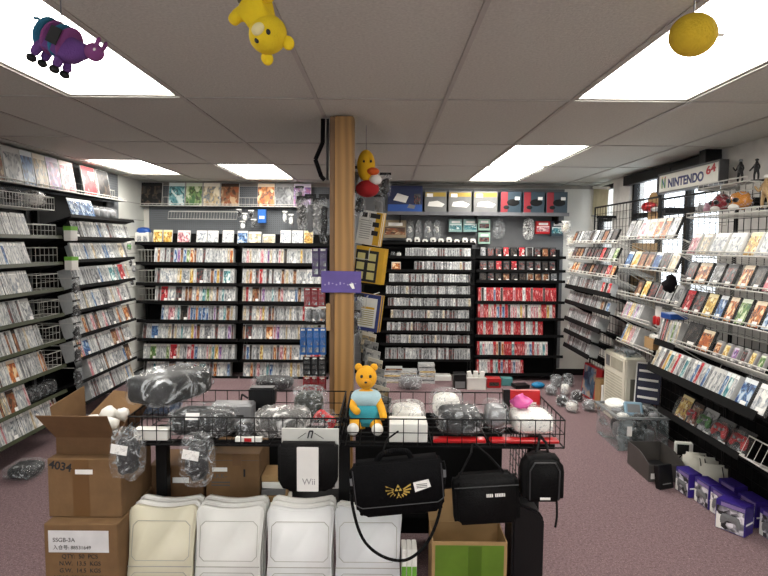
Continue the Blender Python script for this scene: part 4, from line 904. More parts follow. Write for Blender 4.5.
c, w = cpk(356, 386, 247, 4.0); card_pack('black and yellow card pack, middle one beside the post', c, w, .245, 7, -14, YEL, deco2)
c, w = cpk(355, 382, 294, 3.95); card_pack('navy edged white card pack, lowest beside the post', c, w, .25, 7, -14, NAV, deco3)
for i, (px, py, yy) in enumerate([(352, 172, 3.9), (356, 196, 4.0), (376, 200, 4.45), (382, 178, 4.4), (354, 300, 3.9), (350, 316, 3.85)]):
    p = atY(px, py, yy); hang_pack(f'small clear bagged accessory hooked right of the post, {ordinal(i+1)}', Matrix.Identity(4), p.x+.025, -yy, p.z+.04, .085, .19, FIGD if i % 2 else GREYP, 'bagged accessories right of the post', FIGD, i+70, hook=False, bag=BAG)
for i in range(9):
    p = atY(372+2.2*i, 330+8*i, 4.15-.02*i)
    t = thing('hanging_card', f'grey hanging card sleeve behind the yellow bear plush, {ordinal(i+1)} from top', 'card', T((p.x-.04, 4.42-.06*i, p.z)) @ Rz(-30) @ Ry(8), 'hanging card sleeves')
    MB().box((-.06, 0, -.16), (.06, .006, 0)).build('card', [cov('pale grey'), cov('tan'), cov('grey')][i % 3], t); MB().path([(0, .03, -.01), (0, -.012, -.01)], .003, 5).build('wire_hook', WHITEW, t)
# --- left side of the divider: bags on hooks
for i, (px0, px1, py0, py1, Y, m, bg) in enumerate([(298, 308, 196, 232, 4.3, FIGD, BAGW), (306, 315, 194, 240, 4.15, GREYP, BAG), (314, 322, 198, 236, 4.0, GREYP, BAGW), (320, 328, 194, 246, 3.85, FIGD, BAG), (296, 303, 186, 210, 4.5, GREYP, BAGW)]):
    a, b = atY(px0, py0, Y), atY(px1, py1, Y); hang_pack(f'grey bagged cable hanging left of the post, {ordinal(i+1)} of the top cluster', Matrix.Identity(4), (a.x+b.x)/2, -Y, a.z, (b.x-a.x)*1.25, a.z-b.z, m, 'grey bagged cables left of the post', FIGD, i+80, hook=False, bag=bg, th=.06)
DRED = mat('pack_red', '8f1a22', .35); DPUR = mat('pack_purple', '43305f', .4); PBLU = mat('pack_blue', '1a63b0', .35)
def hook_card(label, px0, px1, py0, py1, Y, m, group, yaw=0):
    a, b = atY(px0, py0, Y), atY(px1, py1, Y); w, h = b.x-a.x, a.z-b.z
    t = thing('hanging_card_pack', label, 'card pack', T(((a.x+b.x)/2, Y, a.z)) @ Rz(yaw), group)
    MB().box((-w/2, 0, -h), (w/2, .02, -.0)).build('backing_card', m, t, bevel=.003, seg=1)
    k = MB()
    for i in range(3): k.box((-w*.36, -.003, -h*(.9-.27*i)), (w*.36, -.0005, -h*(.72-.27*i)))
    k.build('blister_window', CLEARP, t)
    MB().box((-w*.3, -.002, -h*.1), (w*.3, -.0003, -h*.03)).build('title_strip', WHITEC, t)
    MB().path([(0, .08, -.012), (0, -.02, -.012)], .003, 5).build('wire_hook', WHITEW, t)
for i, (a, b, Y) in enumerate([(304, 311, 4.2), (311, 318, 4.1), (318, 325, 4.0)]): hook_card(f'dark red card pack hanging left of the purple sign, {ordinal(i+1)} from left', a, b, 288, 307, Y, DRED, 'dark red card packs')
for i, (a, b, Y) in enumerate([(300, 306, 4.25), (306.5, 313, 4.05), (313, 319.5, 3.95), (319.5, 326, 3.85)]): hook_card(f'bright blue card pack hanging by the post, {ordinal(i+1)} from left', a, b, 328, 355, Y, PBLU, 'bright blue card packs')
for i, (a, b, Y) in enumerate([(312, 319, 4.1), (319, 327, 3.95)]): hook_card(f'dark purple card pack above the red ones, {ordinal(i+1)} from left', a, b, 248, 277, Y, DPUR, 'dark purple card packs')
for i, (a, b, Y) in enumerate([(303, 311, 4.2), (311, 318, 4.05), (318, 326, 3.9)]):
    hook_card(f'black card pack below the bright blue ones, {ordinal(i+1)} from left', a, b, 357, 376, Y, FIGD, 'black card packs below the blue ones')
    hook_card(f'red card pack just above the left basket, {ordinal(i+1)} from left', a, b, 377, 392, Y, DRED, 'red card packs above the left basket')
for i, (px, py, Y) in enumerate([(309, 314, 4.1), (316, 315, 4.0), (323, 314, 3.9)]):
    p = atY(px, py, Y); hang_pack(f'small clear hanging bag above the bright blue packs, {ordinal(i+1)} from left', Matrix.Identity(4), p.x, -Y, p.z+.05, .06, .11, GREYP, 'small clear hanging bags', WHITEC, i+95, hook=False)

# --- display table and wire baskets
BY0, BY1 = 2.5, 2.97
zt, zb_ = atY(450, 419.5, BY0).z, atY(450, 447, BY0).z
bxl = atY(128, 412, BY0).x; bxm0 = atY(339, 417, BY0).x; bxm1 = atY(345, 418, BY0).x; bxr = atY(565, 421, BY0).x
t = thing('display_table', 'black steel display stand carrying both wire baskets', 'display stand', T((0, 2.78, 0)))
for x in (-1.07, -.185, .735):
    u = MB().box((x-.027, 0, 0), (x+.027, .05, zb_-.02)).build('upright', BLACK, t, bevel=.003, seg=1)
    MB().box((x-.027, .002, 0), (x+.027, .36, .025)).build('foot', BLACK, u)
for y in (-.2, .02, .16): MB().box((bxl+.02, y-.012, zb_-.03), (bxr-.02, y+.012, zb_-.008)).build('cross_rail', BLACK, t)
MB().box((-1.04, .07, .28), (.66, .40, .30)).build('lower_deck', SHELFB, t)
for a, b in ((-1.04, -.46), (-.15, .66)): MB().box((a, .404, .03), (b, .412, zb_-.05)).build('back_panel', SHELFB, t)  # black sheets added to darken the view under the baskets
g = MB()
for i in range(6): y = .06+.34*i/5; g.tube((.705, y, .06), (.705, y, zb_-.04), .003, 4)
for i in range(13): z = .06+(zb_-.1)*i/12; g.tube((.702, .06, z), (.702, .40, z), .003, 4)
g.build('side_grid', BLACK, t)
def basket(label, x0, x1):
    t = thing('wire_basket', label, 'wire basket', T((x0, BY0, zb_)), 'wire baskets on the display stand'); w, d, h = x1-x0, BY1-BY0, zt-zb_
    def grid(name, P, n, m):
        k = MB()
        for i in range(n+1): a = P(i/n, 0); b = P(i/n, 1); k.tube(a, b, .0022, 5)
        for j in range(1, m): k.tube(P(0, j/m), P(1, j/m), .0022, 5)
        for j in (0, 1): k.tube(P(0, j), P(1, j), .0036, 6)
        k.build(name, BLACK, t)
    n = round(w/.062)
    grid('front_grid', lambda a, b: (w*a, 0, h*b), n, 2); grid('back_grid', lambda a, b: (w*a, d, h*b), n, 2)
    grid('side_grid', lambda a, b: (0, d*a, h*b), 7, 2); grid('side_grid', lambda a, b: (w, d*a, h*b), 7, 2)
    grid('floor_grid', lambda a, b: (w*a, d*b, 0), n, 7)
basket('black wire basket on the display stand left of the post, full of bagged consoles', bxl, bxm0)
basket('black wire basket on the display stand right of the post, holding the yellow bear', bxm1, bxr)
ZB = zb_+.006
def at_b(px, Y): return atY(px, 425, Y).x
# left basket
bagged('bagged_console', 'large black console in shiny plastic at the left basket corner', 'console', T((at_b(169, 2.72), 2.76, zt+.008)) @ Rz(-20), (.26, .40, .15), BLACKP, 101, None, e=.35, inner=.93, bag=bag_mat('shiny_bag', .2, (.9, .92, .93), .08, 9))
bagged('bagged_console', 'grey bagged console with white sticker behind the basket front', 'console', T((at_b(204, 2.63), 2.63, zb_+.01)), (.29, .19, .125), FIGD, 102, None, e=.4, inner=.9, sticker=(-.02, -.097, .105, -20))
simple_box('white_carton', 'flat white carton on the floor of the left basket', 'box', T((at_b(153, 2.56), 2.53, ZB)), (.15, .05, .05), WHITEP)
p = atY(263, 401, 2.9)
t = thing('power_adapter', 'black box camera adapter sticking up at the back of left basket', 'adapter', T((p.x, 2.86, ZB)))
MB().box((-.065, 0, .07), (.065, .07, .155)).build('housing', BLACKP, t, bevel=.008); MB().box((-.045, .01, 0), (.045, .06, .07)).build('foot', BLACKP, t); MB().path([(-.07, .02, .1), (-.1, .02, .12), (-.11, .02, .06), (-.06, .01, .02)], .005, 6).build('cable', FIGD, t)
simple_box('flat_console', 'flat pale grey console behind the grey bagged one', 'console', T((at_b(236, 2.85), 2.76, ZB)), (.2, .09, .10), GREYP, lambda t, w, d, h: MB().box((-w*.3, -.002, h*.4), (w*.3, -.0003, h*.5)).build('disc_slot', FIGD, t), .01)
bagged('bagged_console', 'silver grey bagged console in the middle of the left basket', 'console', T((at_b(283, 2.62), 2.62, zb_+.012)), (.24, .16, .12), FIGD, 103, None, e=.45, bag=BAGW)
bagged('bagged_headset', 'black and green headset in a clear bag at the back right', 'headset', T((at_b(309, 2.84), 2.84, zb_+.014)), (.17, .14, .16), mat('headset_dark', '262b22', .5, var=.6, scale=12), 104)
t = thing('red_controller', 'glossy red bagged controller in the right end of left basket', 'controller', T((at_b(326, 2.62), 2.605, zb_+.014)))
gamepad(RED, t, .7, T((0, 0, .075)) @ Ry(35) @ Rx(-20), name='gamepad'); MB().ball((0, 0, .065), (.065, .055, .06)).lumpy(.012, 14, 5).build('plastic_bag', BAG, t, smooth=True)
bagged('bagged_cable', 'clear bag of black cables with a cream plug in left basket', 'cable bag', T((at_b(246, 2.58), 2.565, zb_+.012)), (.075, .06, .08), FIGD, 105)
t = thing('red_carton', 'red and white flat carton under the left basket contents', 'box', T((at_b(250, 2.55), 2.525, ZB)))
MB().box((-.06, 0, 0), (.055, .025, .018)).build('carton', WHITEC, t); MB().box((-.02, -.001, .001), (.012, 0, .017)).build('red_mark', RED, t)
# right basket
bagged('white_bag', 'white plastic bag lying flat behind the yellow bear', 'bag', T((at_b(407, 2.78), 2.82, zb_+.014)), (.17, .22, .09), WHITEP, 111, bag=BAGW, e=.5)
simple_box('white_carton', 'plain white carton at the front of the right basket', 'box', T((at_b(408, 2.56), 2.535, ZB)), (.17, .12, .085), WHITEP)
bagged('bagged_console', 'white topped bagged console at the back of the right basket', 'console', T((at_b(446, 2.85), 2.865, zb_+.014)), (.16, .12, .15), WHITEP, 112, bag=BAG)
bagged('bagged_console', 'black console in crinkled plastic in the middle of the right basket', 'console', T((at_b(459, 2.64), 2.64, zb_+.03)), (.2, .2, .115), FIGD, 113, e=.4, inner=.93, bag=BAG)
bagged('bagged_console', 'grey and black bagged bundle right of the black console', 'console', T((at_b(495, 2.66), 2.67, zb_+.03)), (.11, .17, .13), GREYP, 114, bag=BAG)
t = bagged('bagged_game_set', 'white console in a clear bag with pink pieces on top', 'console', T((at_b(530, 2.66), 2.65, zb_+.03)), (.19, .21, .1), WHITEP, 115, e=.4, inner=.92, bag=BAG)
MB().ball((-.04, .03, .12), (.05, .045, .03)).lumpy(.02, 30, 4).build('pink_pieces', mat('pink_bright', 'd0559a', .4), t, smooth=True)
t = thing('red_carton', 'red and black flat carton standing at the back right of basket', 'box', T((at_b(523, 2.86), 2.88, ZB)) @ Rx(-6))
MB().box((-.09, 0, .0), (.09, .03, .15)).build('carton', RED, t, bevel=.003, seg=1); MB().box((-.06, -.0015, .04), (.07, -.0003, .09)).build('label_art', cov('pink'), t); MB().box((-.093, -.002, .0), (-.06, .031, .151)).build('black_end', BLACKP, t)
for i, (a, b) in enumerate([(432, 487), (489, 560)]):
    x0, x1 = at_b(a, 2.55), at_b(b, 2.55); simple_box('red_flat_box', f'flat red game box lining the right basket, {["left", "right"][i]} one', 'box', T(((x0+x1)/2, 2.53, ZB)), (x1-x0-.01, .05, .016), RED)
# yellow bear plush sitting in the right basket
YP = mat('plush_yellow', 'e0a321', .9, bump=.3, bscale=200); TEAL = mat('plush_teal', '2f8f9d', .9, bump=.3, bscale=200); PALEB = mat('plush_paleblue', 'a8c6cf', .9, bump=.3, bscale=200)
p = atY(366, 412, 2.72)
t = thing('bear_plush', 'yellow bear plush in pale blue top and teal trousers in the basket', 'plush', T((p.x, 2.72, zb_+.008)))
skin('body', [(0,.01,.06),(0,.01,.12),(0,0,.165),(0,-.005,.2),(-.05,0,.145),(-.06,-.05,.115),(-.03,-.09,.10),(.05,0,.145),(.075,-.05,.105),(.085,-.09,.07),(-.04,-.03,.045),(-.055,-.1,.032),(.04,-.03,.045),(.06,-.1,.032)],
     [(0,1),(1,2),(2,3),(2,4),(4,5),(5,6),(2,7),(7,8),(8,9),(0,10),(10,11),(0,12),(12,13)], [.06,.055,.035,.03,.024,.019,.018,.024,.019,.018,.032,.024,.032,.024], YP, t, 2)
MB().ball((0, 0, .245), (.05, .045, .056), nu=20, nv=14).build('head', YP, t, smooth=True)
MB().ball((0, -.044, .228), (.028, .02, .02)).build('muzzle', mat('plush_tan', 'c98d1d', .9), t, smooth=True)
for s in (-1, 1):
    MB().ball((s*.036, 0, .293), (.018, .01, .018)).build('ear', YP, t, smooth=True); e_ = MB().ball((s*.02, -.041, .258), (.007, .004, .008)).build('eye', INK, t, smooth=True)
    MB().ball((s*.055, -.105, .03), (.027, .024, .028)).build('shoe', WHITEP, t, smooth=True)
MB().ball((0, -.066, .236), (.007, .005, .005)).build('nose', INK, t, smooth=True)
MB().ball((0, .005, .145), (.072, .062, .042), nu=20, nv=12, e=.8).build('shirt', PALEB, t, smooth=True)
MB().ball((0, 0, .075), (.08, .075, .06), nu=20, nv=12, e=.8).build('trousers', TEAL, t, smooth=True)

# --- bags hanging on the basket fronts
YH = BY0-.02
def at_h(px, py, Y=YH-.06): return atY(px, py, Y)
def hanging_console(label, a, b, y0, y1, seed):
    p, q = at_h(a, y0), at_h(b, y1); w, h = q.x-p.x, p.z-q.z
    t = thing('bagged_joystick', label, 'accessory', T(((p.x+q.x)/2, YH-.06, q.z)), 'black accessories in clear bags on the basket front')
    MB().ball((0, 0, h*.42), (w*.36, .04, h*.36), e=.7).lumpy(.012, 20, seed).build('accessory', FIGD, t, smooth=True)
    MB().ball((0, 0, h*.47), (w*.5, .05, h*.47), nu=36, nv=24, e=.6).crumple(.009, 22, seed+2).build('plastic_bag', BAG, t, smooth=True)
    MB().box((-.034, -.001, -.02), (.034, .001, .02)).build('label_sticker', STICK, t, M=T((-.012, -.053, h*.62)) @ Ry(10))
    MB().path([(-w*.1, 0, h*.88), (0, .056, h*1.0), (w*.12, 0, h*.9)], .003, 5).build('hanging_tie', FIGD, t)
hanging_console('black accessory in a clear bag hanging beside the open cardboard box', 112, 143, 426, 477, 120)
hanging_console('black accessory in a clear bag hanging over the brown cartons', 182, 213, 431, 483, 122)
p, q = at_h(279, 442), at_h(338, 486); w, h = q.x-p.x, p.z-q.z
t = thing('console_bag', 'black console bag with white centre stripe in its retail card', 'bag', T(((p.x+q.x)/2, YH-.075, q.z)))
MB().prism([(-w*.5, h), (w*.5, h), (w*.5, h*.2), (w*.43, h*.03), (w*.36, -.01), (-w*.36, -.01), (-w*.43, h*.03), (-w*.5, h*.2)], -.03, .045).build('bag_body', FABRIC2, t, bevel=.014, seg=3, smooth=True)
MB().box((-w*.17, -.036, -.004), (w*.19, -.0302, h-.004)).build('white_stripe', mat('vinyl_white', 'e2e2de', .45, var=.06, bump=.2, bscale=25), t, bevel=.002)
text('Wii', h*.2, mat('logo_grey', '8c8c8c', .5), t, T((w*.03, -.0365, h*.2)), name='logo')
MB().box((-w*.48, .048, -h*.14), (w*.5, .056, h*1.26)).build('retail_card', mat('card_offwhite', 'c9c9c4', .6), t, bevel=.002, seg=1)
MB().path([(0, .05, h*1.2), (0, .074, h*1.28)], .004, 5).build('hanging_loop', BLACK, t)
k = MB(); k.path([(-w*.03, .046, h*1.04), (-.0, .046, h*1.2), (w*.06, .046, h*1.2), (w*.03, .046, h*1.04)], .004, 4); k.path([(-w*.2, .046, h*1.03), (-w*.06, .046, h*1.16)], .0015, 4); k.path([(w*.08, .046, h*1.16), (w*.24, .046, h*1.03)], .0015, 4); k.build('printed_drawing', INK, t)
k = MB(); k.box((-w*.2, .0465, -h*.1), (w*.28, .048, -h*.055)); k.build('printed_line', INKG, t); k = MB(); k.tube((-w*.4, .047, -h*.06), (-w*.4, .048, -h*.06), .014, 14); k.build('printed_seal', INKG, t); MB().box((w*.38, .0465, -h*.11), (w*.44, .048, -h*.04)).build('printed_code', INKG, t)
# messenger bag with golden crest
p, q = at_h(354, 456, YH-.1), at_h(443, 514, YH-.1); w, h = q.x-p.x, p.z-q.z
t = thing('messenger_bag', 'large black messenger bag with golden winged crest on the basket front', 'bag', T(((p.x+q.x)/2, YH-.10, (p.z+q.z)/2-.004)) @ Ry(-6))
hw, hh = w*.49, h*.46
MB().prism([(-hw, hh), (hw, hh), (hw, -hh*.8), (hw-.02, -hh), (-hw+.03, -hh), (-hw, -hh*.8)], -.035, .06).build('bag_body', FABRIC, t, bevel=.018, seg=3, smooth=True)
MB().prism([(-hw-.004, hh+.004), (hw+.004, hh+.004), (hw+.002, -hh*.42), (hw-.022, -hh*.58), (-hw+.022, -hh*.58), (-hw-.002, -hh*.42)], -.052, -.036).build('front_flap', FABRIC, t, bevel=.006, seg=2, smooth=True)
pts = [(-hw+.002, hh*.9), (-hw+.004, -hh*.38), (-hw+.028, -hh*.52), (hw-.028, -hh*.52), (hw-.004, -hh*.38), (hw-.002, hh*.9)]
MB().path([(x, -.053, z) for x, z in pts], .0022, 5).build('flap_piping', mat('piping_grey', '3a3a3d', .6), t)
cr = MB(); S = w*.135; Yc = -.0535; cx, cz = -.002, hh*.02
def tri(a, b, c): cr.add([(cx+a[0]*S, Yc, cz+a[1]*S), (cx+b[0]*S, Yc, cz+b[1]*S), (cx+c[0]*S, Yc, cz+c[1]*S)], [(0,1,2)])
tri((0, .55), (-.15, .28), (.15, .28)); tri((-.16, .26), (-.31, 0), (-.01, 0)); tri((.16, .26), (.01, 0), (.31, 0))
for s in (-1, 1):
    for k in range(5):
        a = R([28, 8, -12, -34, -60][k]); L0, L1 = .30, [1.02, .92, .8, .66, .55][k]; d0 = (s*math.cos(a), math.sin(a)); n0 = (-d0[1]*.07, d0[0]*.07)
        b = (s*.12, -.02)
        cr.add([(cx+(b[0]+d0[0]*L0+n0[0]*.4)*S, Yc, cz+(b[1]+d0[1]*L0+n0[1]*.4)*S), (cx+(b[0]+d0[0]*L1)*S, Yc, cz+(b[1]+d0[1]*L1+.06)*S), (cx+(b[0]+d0[0]*L1-n0[0])*S, Yc, cz+(b[1]+d0[1]*L1-.08)*S), (cx+(b[0]+d0[0]*L0-n0[0])*S, Yc, cz+(b[1]+d0[1]*L0-n0[1])*S)], [(0,1,2,3)])
tri((0, -.1), (-.09, -.42), (.09, -.42)); tri((-.12, -.45), (-.22, -.62), (-.02, -.5)); tri((.12, -.45), (.02, -.5), (.22, -.62))
cr.build('golden_crest', mat('gold_thread', 'b79a45', .5), t)
o = MB().add([(hw*.33, -.0535, hh*.28), (hw*.68, -.0535, hh*.36), (hw*.72, -.0535, -hh*.02+.01), (hw*.36, -.0535, hh*.02-.012)], [(0,1,2,3)]).build('price_tag', STICK, t)
k = MB()
for i in range(3): k.box((hw*.40, -.0545, hh*(.06+.06*i)), (hw*.64, -.0537, hh*(.085+.06*i)))
k.build('tag_print', INKG, o)
MB().spath([(-hw*.45, .01, hh*.98), (-hw*.3, .0, hh*1.26), (0, -.005, hh*1.36), (hw*.25, .0, hh*1.28), (hw*.35, .01, hh*.98)], .012).build('top_handle', FABRIC, t, smooth=True)
MB().path([(-.05, .03, hh*1.3), (-.03, .06, hh*1.62), (.02, .085, hh*1.82)], .004, 6).build('hanging_cord', BLACK, t)
MB().spath([(-hw-.012, .01, hh*.75), (-hw-.018, .01, -hh*.6), (-hw+.01, .01, -hh*1.9), (-hw*.55, .0, -hh*2.6), (0, .0, -hh*2.85), (hw*.5, .0, -hh*2.3), (hw*.85, .01, -hh*1.3), (hw+.012, .01, hh*.2), (hw+.012, .01, hh*.75)], .0065).build('shoulder_strap', FABRIC2, t, smooth=True)
for s in (-1, 1): MB().cbox((s*(hw+.012), .01, hh*.3), (.012, .02, .03)).build('strap_buckle', GREYP, t)
# small carry bag
p, q = at_h(453, 473, YH-.08), at_h(519, 524, YH-.08); w, h = q.x-p.x, p.z-q.z
t = thing('carry_bag', 'small black carry bag with white lettering patch below right basket', 'bag', T(((p.x+q.x)/2, YH-.07, (p.z+q.z)/2)) @ Ry(-4))
hw, hh = w*.49, h*.48
MB().prism([(-hw, hh*.7), (-hw*.9, hh), (hw*.9, hh), (hw, hh*.7), (hw, -hh*.8), (hw*.92, -hh), (-hw*.92, -hh), (-hw, -hh*.8)], -.04, .05).build('bag_body', FABRIC2, t, bevel=.02, seg=3, smooth=True)
MB().path([(-hw*.96, -.042, hh*.62), (hw*.96, -.042, hh*.62)], .0022, 5).build('zipper', mat('zip_grey', '2e2e30', .4), t)
k = MB(); 
for i in range(11):
    if i == 4: continue
    x = -hw*.02+hw*.052*i; k.box((x, -.0425, hh*.18), (x+hw*.04, -.0405, hh*.31))
k.build('lettering_patch', WHITEC, t)
MB().path([(-hw*.75, .0, hh), (-hw*.35, .03, hh*1.75), (-hw*.25, .075, hh*2.0)], .005, 6).build('hanging_strap', FABRIC2, t); MB().path([(hw*.6, 0, hh), (hw*.2, .03, hh*1.6), (-hw*.2, .075, hh*2.0)], .005, 6).build('hanging_strap', FABRIC2, t)
# mini backpack
p, q = at_h(522, 453, YH-.08), at_h(562, 500, YH-.08); w, h = q.x-p.x, p.z-q.z
t = thing('mini_backpack', 'small rounded black backpack hanging from the right basket corner', 'backpack', T(((p.x+q.x)/2, YH-.075, (p.z+q.z)/2)))
hw, hh = w*.49, h*.49
MB().prism([(-hw, hh*.3), (-hw*.9, hh*.75), (-hw*.6, hh*.97), (hw*.6, hh*.97), (hw*.9, hh*.75), (hw, hh*.3), (hw, -hh*.8), (hw*.88, -hh), (-hw*.88, -hh), (-hw, -hh*.8)], -.045, .06).build('bag_body', FABRIC2, t, bevel=.02, seg=3, smooth=True)
MB().path([(-hw*.7, -.047, -hh*.85), (-hw*.72, -.047, hh*.4), (-hw*.5, -.047, hh*.75), (hw*.5, -.047, hh*.75), (hw*.72, -.047, hh*.4), (hw*.7, -.047, -hh*.85)], .003, 6).build('zipper', mat('zip_grey', '2e2e30', .4), t)
MB().box((-hw*.2, -.0475, -hh*.84), (hw*.3, -.0455, -hh*.74)).build('white_mark', WHITEC, t)
MB().path([(-.02, .02, hh*.95), (0, .06, hh*1.25), (.01, .085, hh*1.5), (.03, .06, hh*1.25), (.03, .02, hh*.95)], .006, 6).build('hanging_loop', FABRIC2, t); MB().spath([(hw*.85, .03, -hh*.9), (hw*.92, .03, -hh*1.8), (hw*.86, .03, -hh*2.4)], .005).build('loose_strap', FABRIC2, t)
# --- white balance boards standing in stacks
def board_poly(w=.152, h=.45):
    pts = []
    top = [(-w, h*.90), (-w*.985, h*.965), (-w*.93, h*.992), (-w*.82, h), (-w*.6, h*.988), (-w*.3, h*.972), (0, h*.967), (w*.3, h*.972), (w*.6, h*.988), (w*.82, h), (w*.93, h*.992), (w*.985, h*.965), (w, h*.90)]
    side = [(w*.96, h*.75), (w*.93, h*.5), (w*.96, h*.25)]
    bot = [(x, h-z) for x, z in reversed(top)]
    return top + side + bot + [(-x, z) for x, z in reversed(side)]
BW = [mat('board_cream', 'd9d4bd', .45, var=.03), mat('board_white', 'e4e4e0', .4, var=.03), mat('board_cool', 'dfe0e0', .4, var=.03), mat('board_grey', 'd5d7d9', .4, var=.03)]
SEAM = mat('seam_grey', 'a9a89f', .5)
def board(label, x, y, mi, group):
    t = thing('balance_board', label, 'balance board', T((x, y, .012)) @ Rx(-12), group)
    MB().prism(board_poly(), 0, .05).build('body', BW[mi], t, bevel=.012, seg=3, smooth=True)
    pad = MB()
    for z0, z1 in ((.215, .385), (.02, .165)):
        a, b = -.128, .128; pts = [(a, z0+.02), (a+.02, z0), (b-.02, z0), (b, z0+.02), (b, z1-.02), (b-.02, z1), (a+.02, z1), (a, z1-.02)]
        n = len(pts)
        for i in range(n): pad.tube((pts[i][0], -.0005, pts[i][1]), (pts[(i+1) % n][0], -.0005, pts[(i+1) % n][1]), .0016, 4)
    pad.build('foot_pad_edge', SEAM, t); MB().box((-.142, -.001, .188), (.142, .0005, .192)).build('seam', SEAM, t)
for s, (px, nm) in enumerate([(161.5, 'cream stack beside the cardboard boxes'), (229, 'white stack below the numbered carton'), (300, 'white stack below the console bag'), (368, 'stack below the messenger bag')]):
    x = atY(px, 540, 2.56).x
    for k in range(3 if s < 3 else 2):
        board(f'white balance board, {["front", "middle", "rear"][k]} one of the {nm}' if s else f'yellowed balance board, {["front", "middle", "rear"][k]} one of the {nm}', x, 2.49+.054*k, s if k == 0 else 1, 'white balance boards standing upright')
# --- cartons under the baskets
def carton(name, label, x0, x1, y0, y1, z0, z1, m, extra=None, closed=True):
    t = thing(name, label, 'box', T(((x0+x1)/2, y0, z0))); w, d, h = x1-x0, y1-y0, z1-z0
    MB().box((-w/2, 0, 0), (w/2, d, h)).build('carton', m, t, bevel=.004, seg=1)
    if extra: extra(t, w, d, h)
    return t
def ex1(t, w, d, h):
    MB().box((-w*.5+.002, -.0006, h-.035), (w*.5-.002, 0, h-.033)).build('flap_edge', INKG, t)
    MB().box((w*.0, -.001, h-.06), (w*.16, -.0002, h-.0)).build('tape_strip', TAPE, t)
    text('1', .05, INK, t, T((w*.22, -.0006, h*.66)), name='printed_number', bold=.002); MB().box((-w*.38, -.001, h*.69), (-w*.1, -.0002, h*.76)).build('label_sticker', STICK, t)
    text('LKK-', .035, INKG, t, T((-w*.24, -.0006, h*.61)), name='printed_letters')
    k = MB()
    for i in range(2): k.box((-w*.4, -.0006, h*(.44+.05*i)), (-w*.05, 0, h*(.462+.05*i)))
    k.build('printed_line', INKG, t)
x0, x1 = atY(204, 470, 2.83).x, atY(258, 470, 2.83).x
carton('numbered_carton', 'brown carton printed with a large 1 behind the white boards', x0, x1, 2.86, 3.12, .302, atY(230, 456, 2.83).z, CARD, ex1)
x0, x1 = atY(146, 470, 2.83).x, atY(201, 470, 2.83).x
carton('brown_carton', 'plain dark brown carton with a small white label behind the cream boards', x0, x1, 2.86, 3.1, .302, atY(170, 468, 2.83).z, CARDD, lambda t, w, d, h: MB().box((-w*.06, -.001, h*.62), (w*.24, -.0002, h*.74)).build('label_sticker', STICK, t))
for i in range(5): simple_box('paper_booklet', f'loose booklet in the pile right of the numbered carton, {ordinal(i+1)} from bottom', 'booklet', T((atY(274, 470, 2.9).x, 2.88, .303+.035*i)) @ Rz(6*(i % 3)-5), (.12, .15, .033), [WHITEC, CARDL, GREYP, WHITEC, CARDL][i], group='loose booklets under the left basket')
x0, x1 = atY(396, 500, 2.84).x, atY(431, 500, 2.84).x
carton('brown_carton', 'brown carton half hidden behind the messenger bag', x0, x1, 2.86, 3.1, .302, atY(415, 484, 2.84).z, CARD, lambda t, w, d, h: MB().box((-w*.4, -.0006, h*.5), (-w*.15, 0, h*.62)).build('printed_mark', INKG, t))
GRN = mat('carton_green', '5b7a1d', .5)
x0, x1 = atY(432, 560, 2.56).x, atY(507, 560, 2.56).x; zg = atY(470, 542, 2.56).z
t = thing('green_carton', 'open cardboard box with a bright green front below the carry bag', 'box', T(((x0+x1)/2, 2.56, 0))); w, d, h = x1-x0, .2, zg
bx = MB()
for a, b in (((-w/2, 0, 0), (w/2, .006, h)), ((-w/2, d-.006, 0), (w/2, d, h)), ((-w/2, .0061, 0), (-w/2+.006, d-.0061, h)), ((w/2-.006, .0061, 0), (w/2, d-.0061, h)), ((-w/2+.0061, .0061, 0), (w/2-.0061, d-.0061, .006))): bx.box(a, b)
bx.build('carton', CARDL, t); MB().box((-w/2+.014, -.0015, .01), (w/2-.014, -.0002, h-.016)).build('green_panel', GRN, t); MB().box((-w*.02, -.0025, .01), (w*.16, -.0016, h-.02)).build('tape_strip', mat('tape_green', '4b6818', .3), t)
MB().sheet((-w/2, d, h), (w/2, d, h), (w/2+.01, d+.05, h+.16), (-w/2-.01, d+.05, h+.13), .004).build('back_flap', CARDL, t)
for i in range(3): simple_box('software_box', f'white and green software box beside the green carton, {ordinal(i+1)} from the boards', 'box', T((atY(406, 570, 2.58).x-.01+.024*i, 2.57, .001)), (.022, .1, atY(406, 549, 2.58).z), WHITEC, lambda t, w, d, h: MB().box((-w*.45, -.0015, h*.4), (w*.45, -.0003, h*.7)).build('green_band', LIME, t), group='white and green software boxes')
x0 = atY(509, 540, 2.62).x
t = thing('black_case', 'black hard case standing at the right end under the baskets', 'case', T((x0+.075, 2.58, .001)))
MB().prism([(-.07, 0), (.075, 0), (.075, .40), (.05, .44), (-.045, .48), (-.07, .46)], 0, .17).build('body', BLACKP, t, bevel=.01, seg=2, smooth=False); MB().path([(-.02, .085, .47), (-.02, .085, .495), (.025, .085, .485), (.025, .085, .45)], .005, 6).build('handle', BLACK, t)
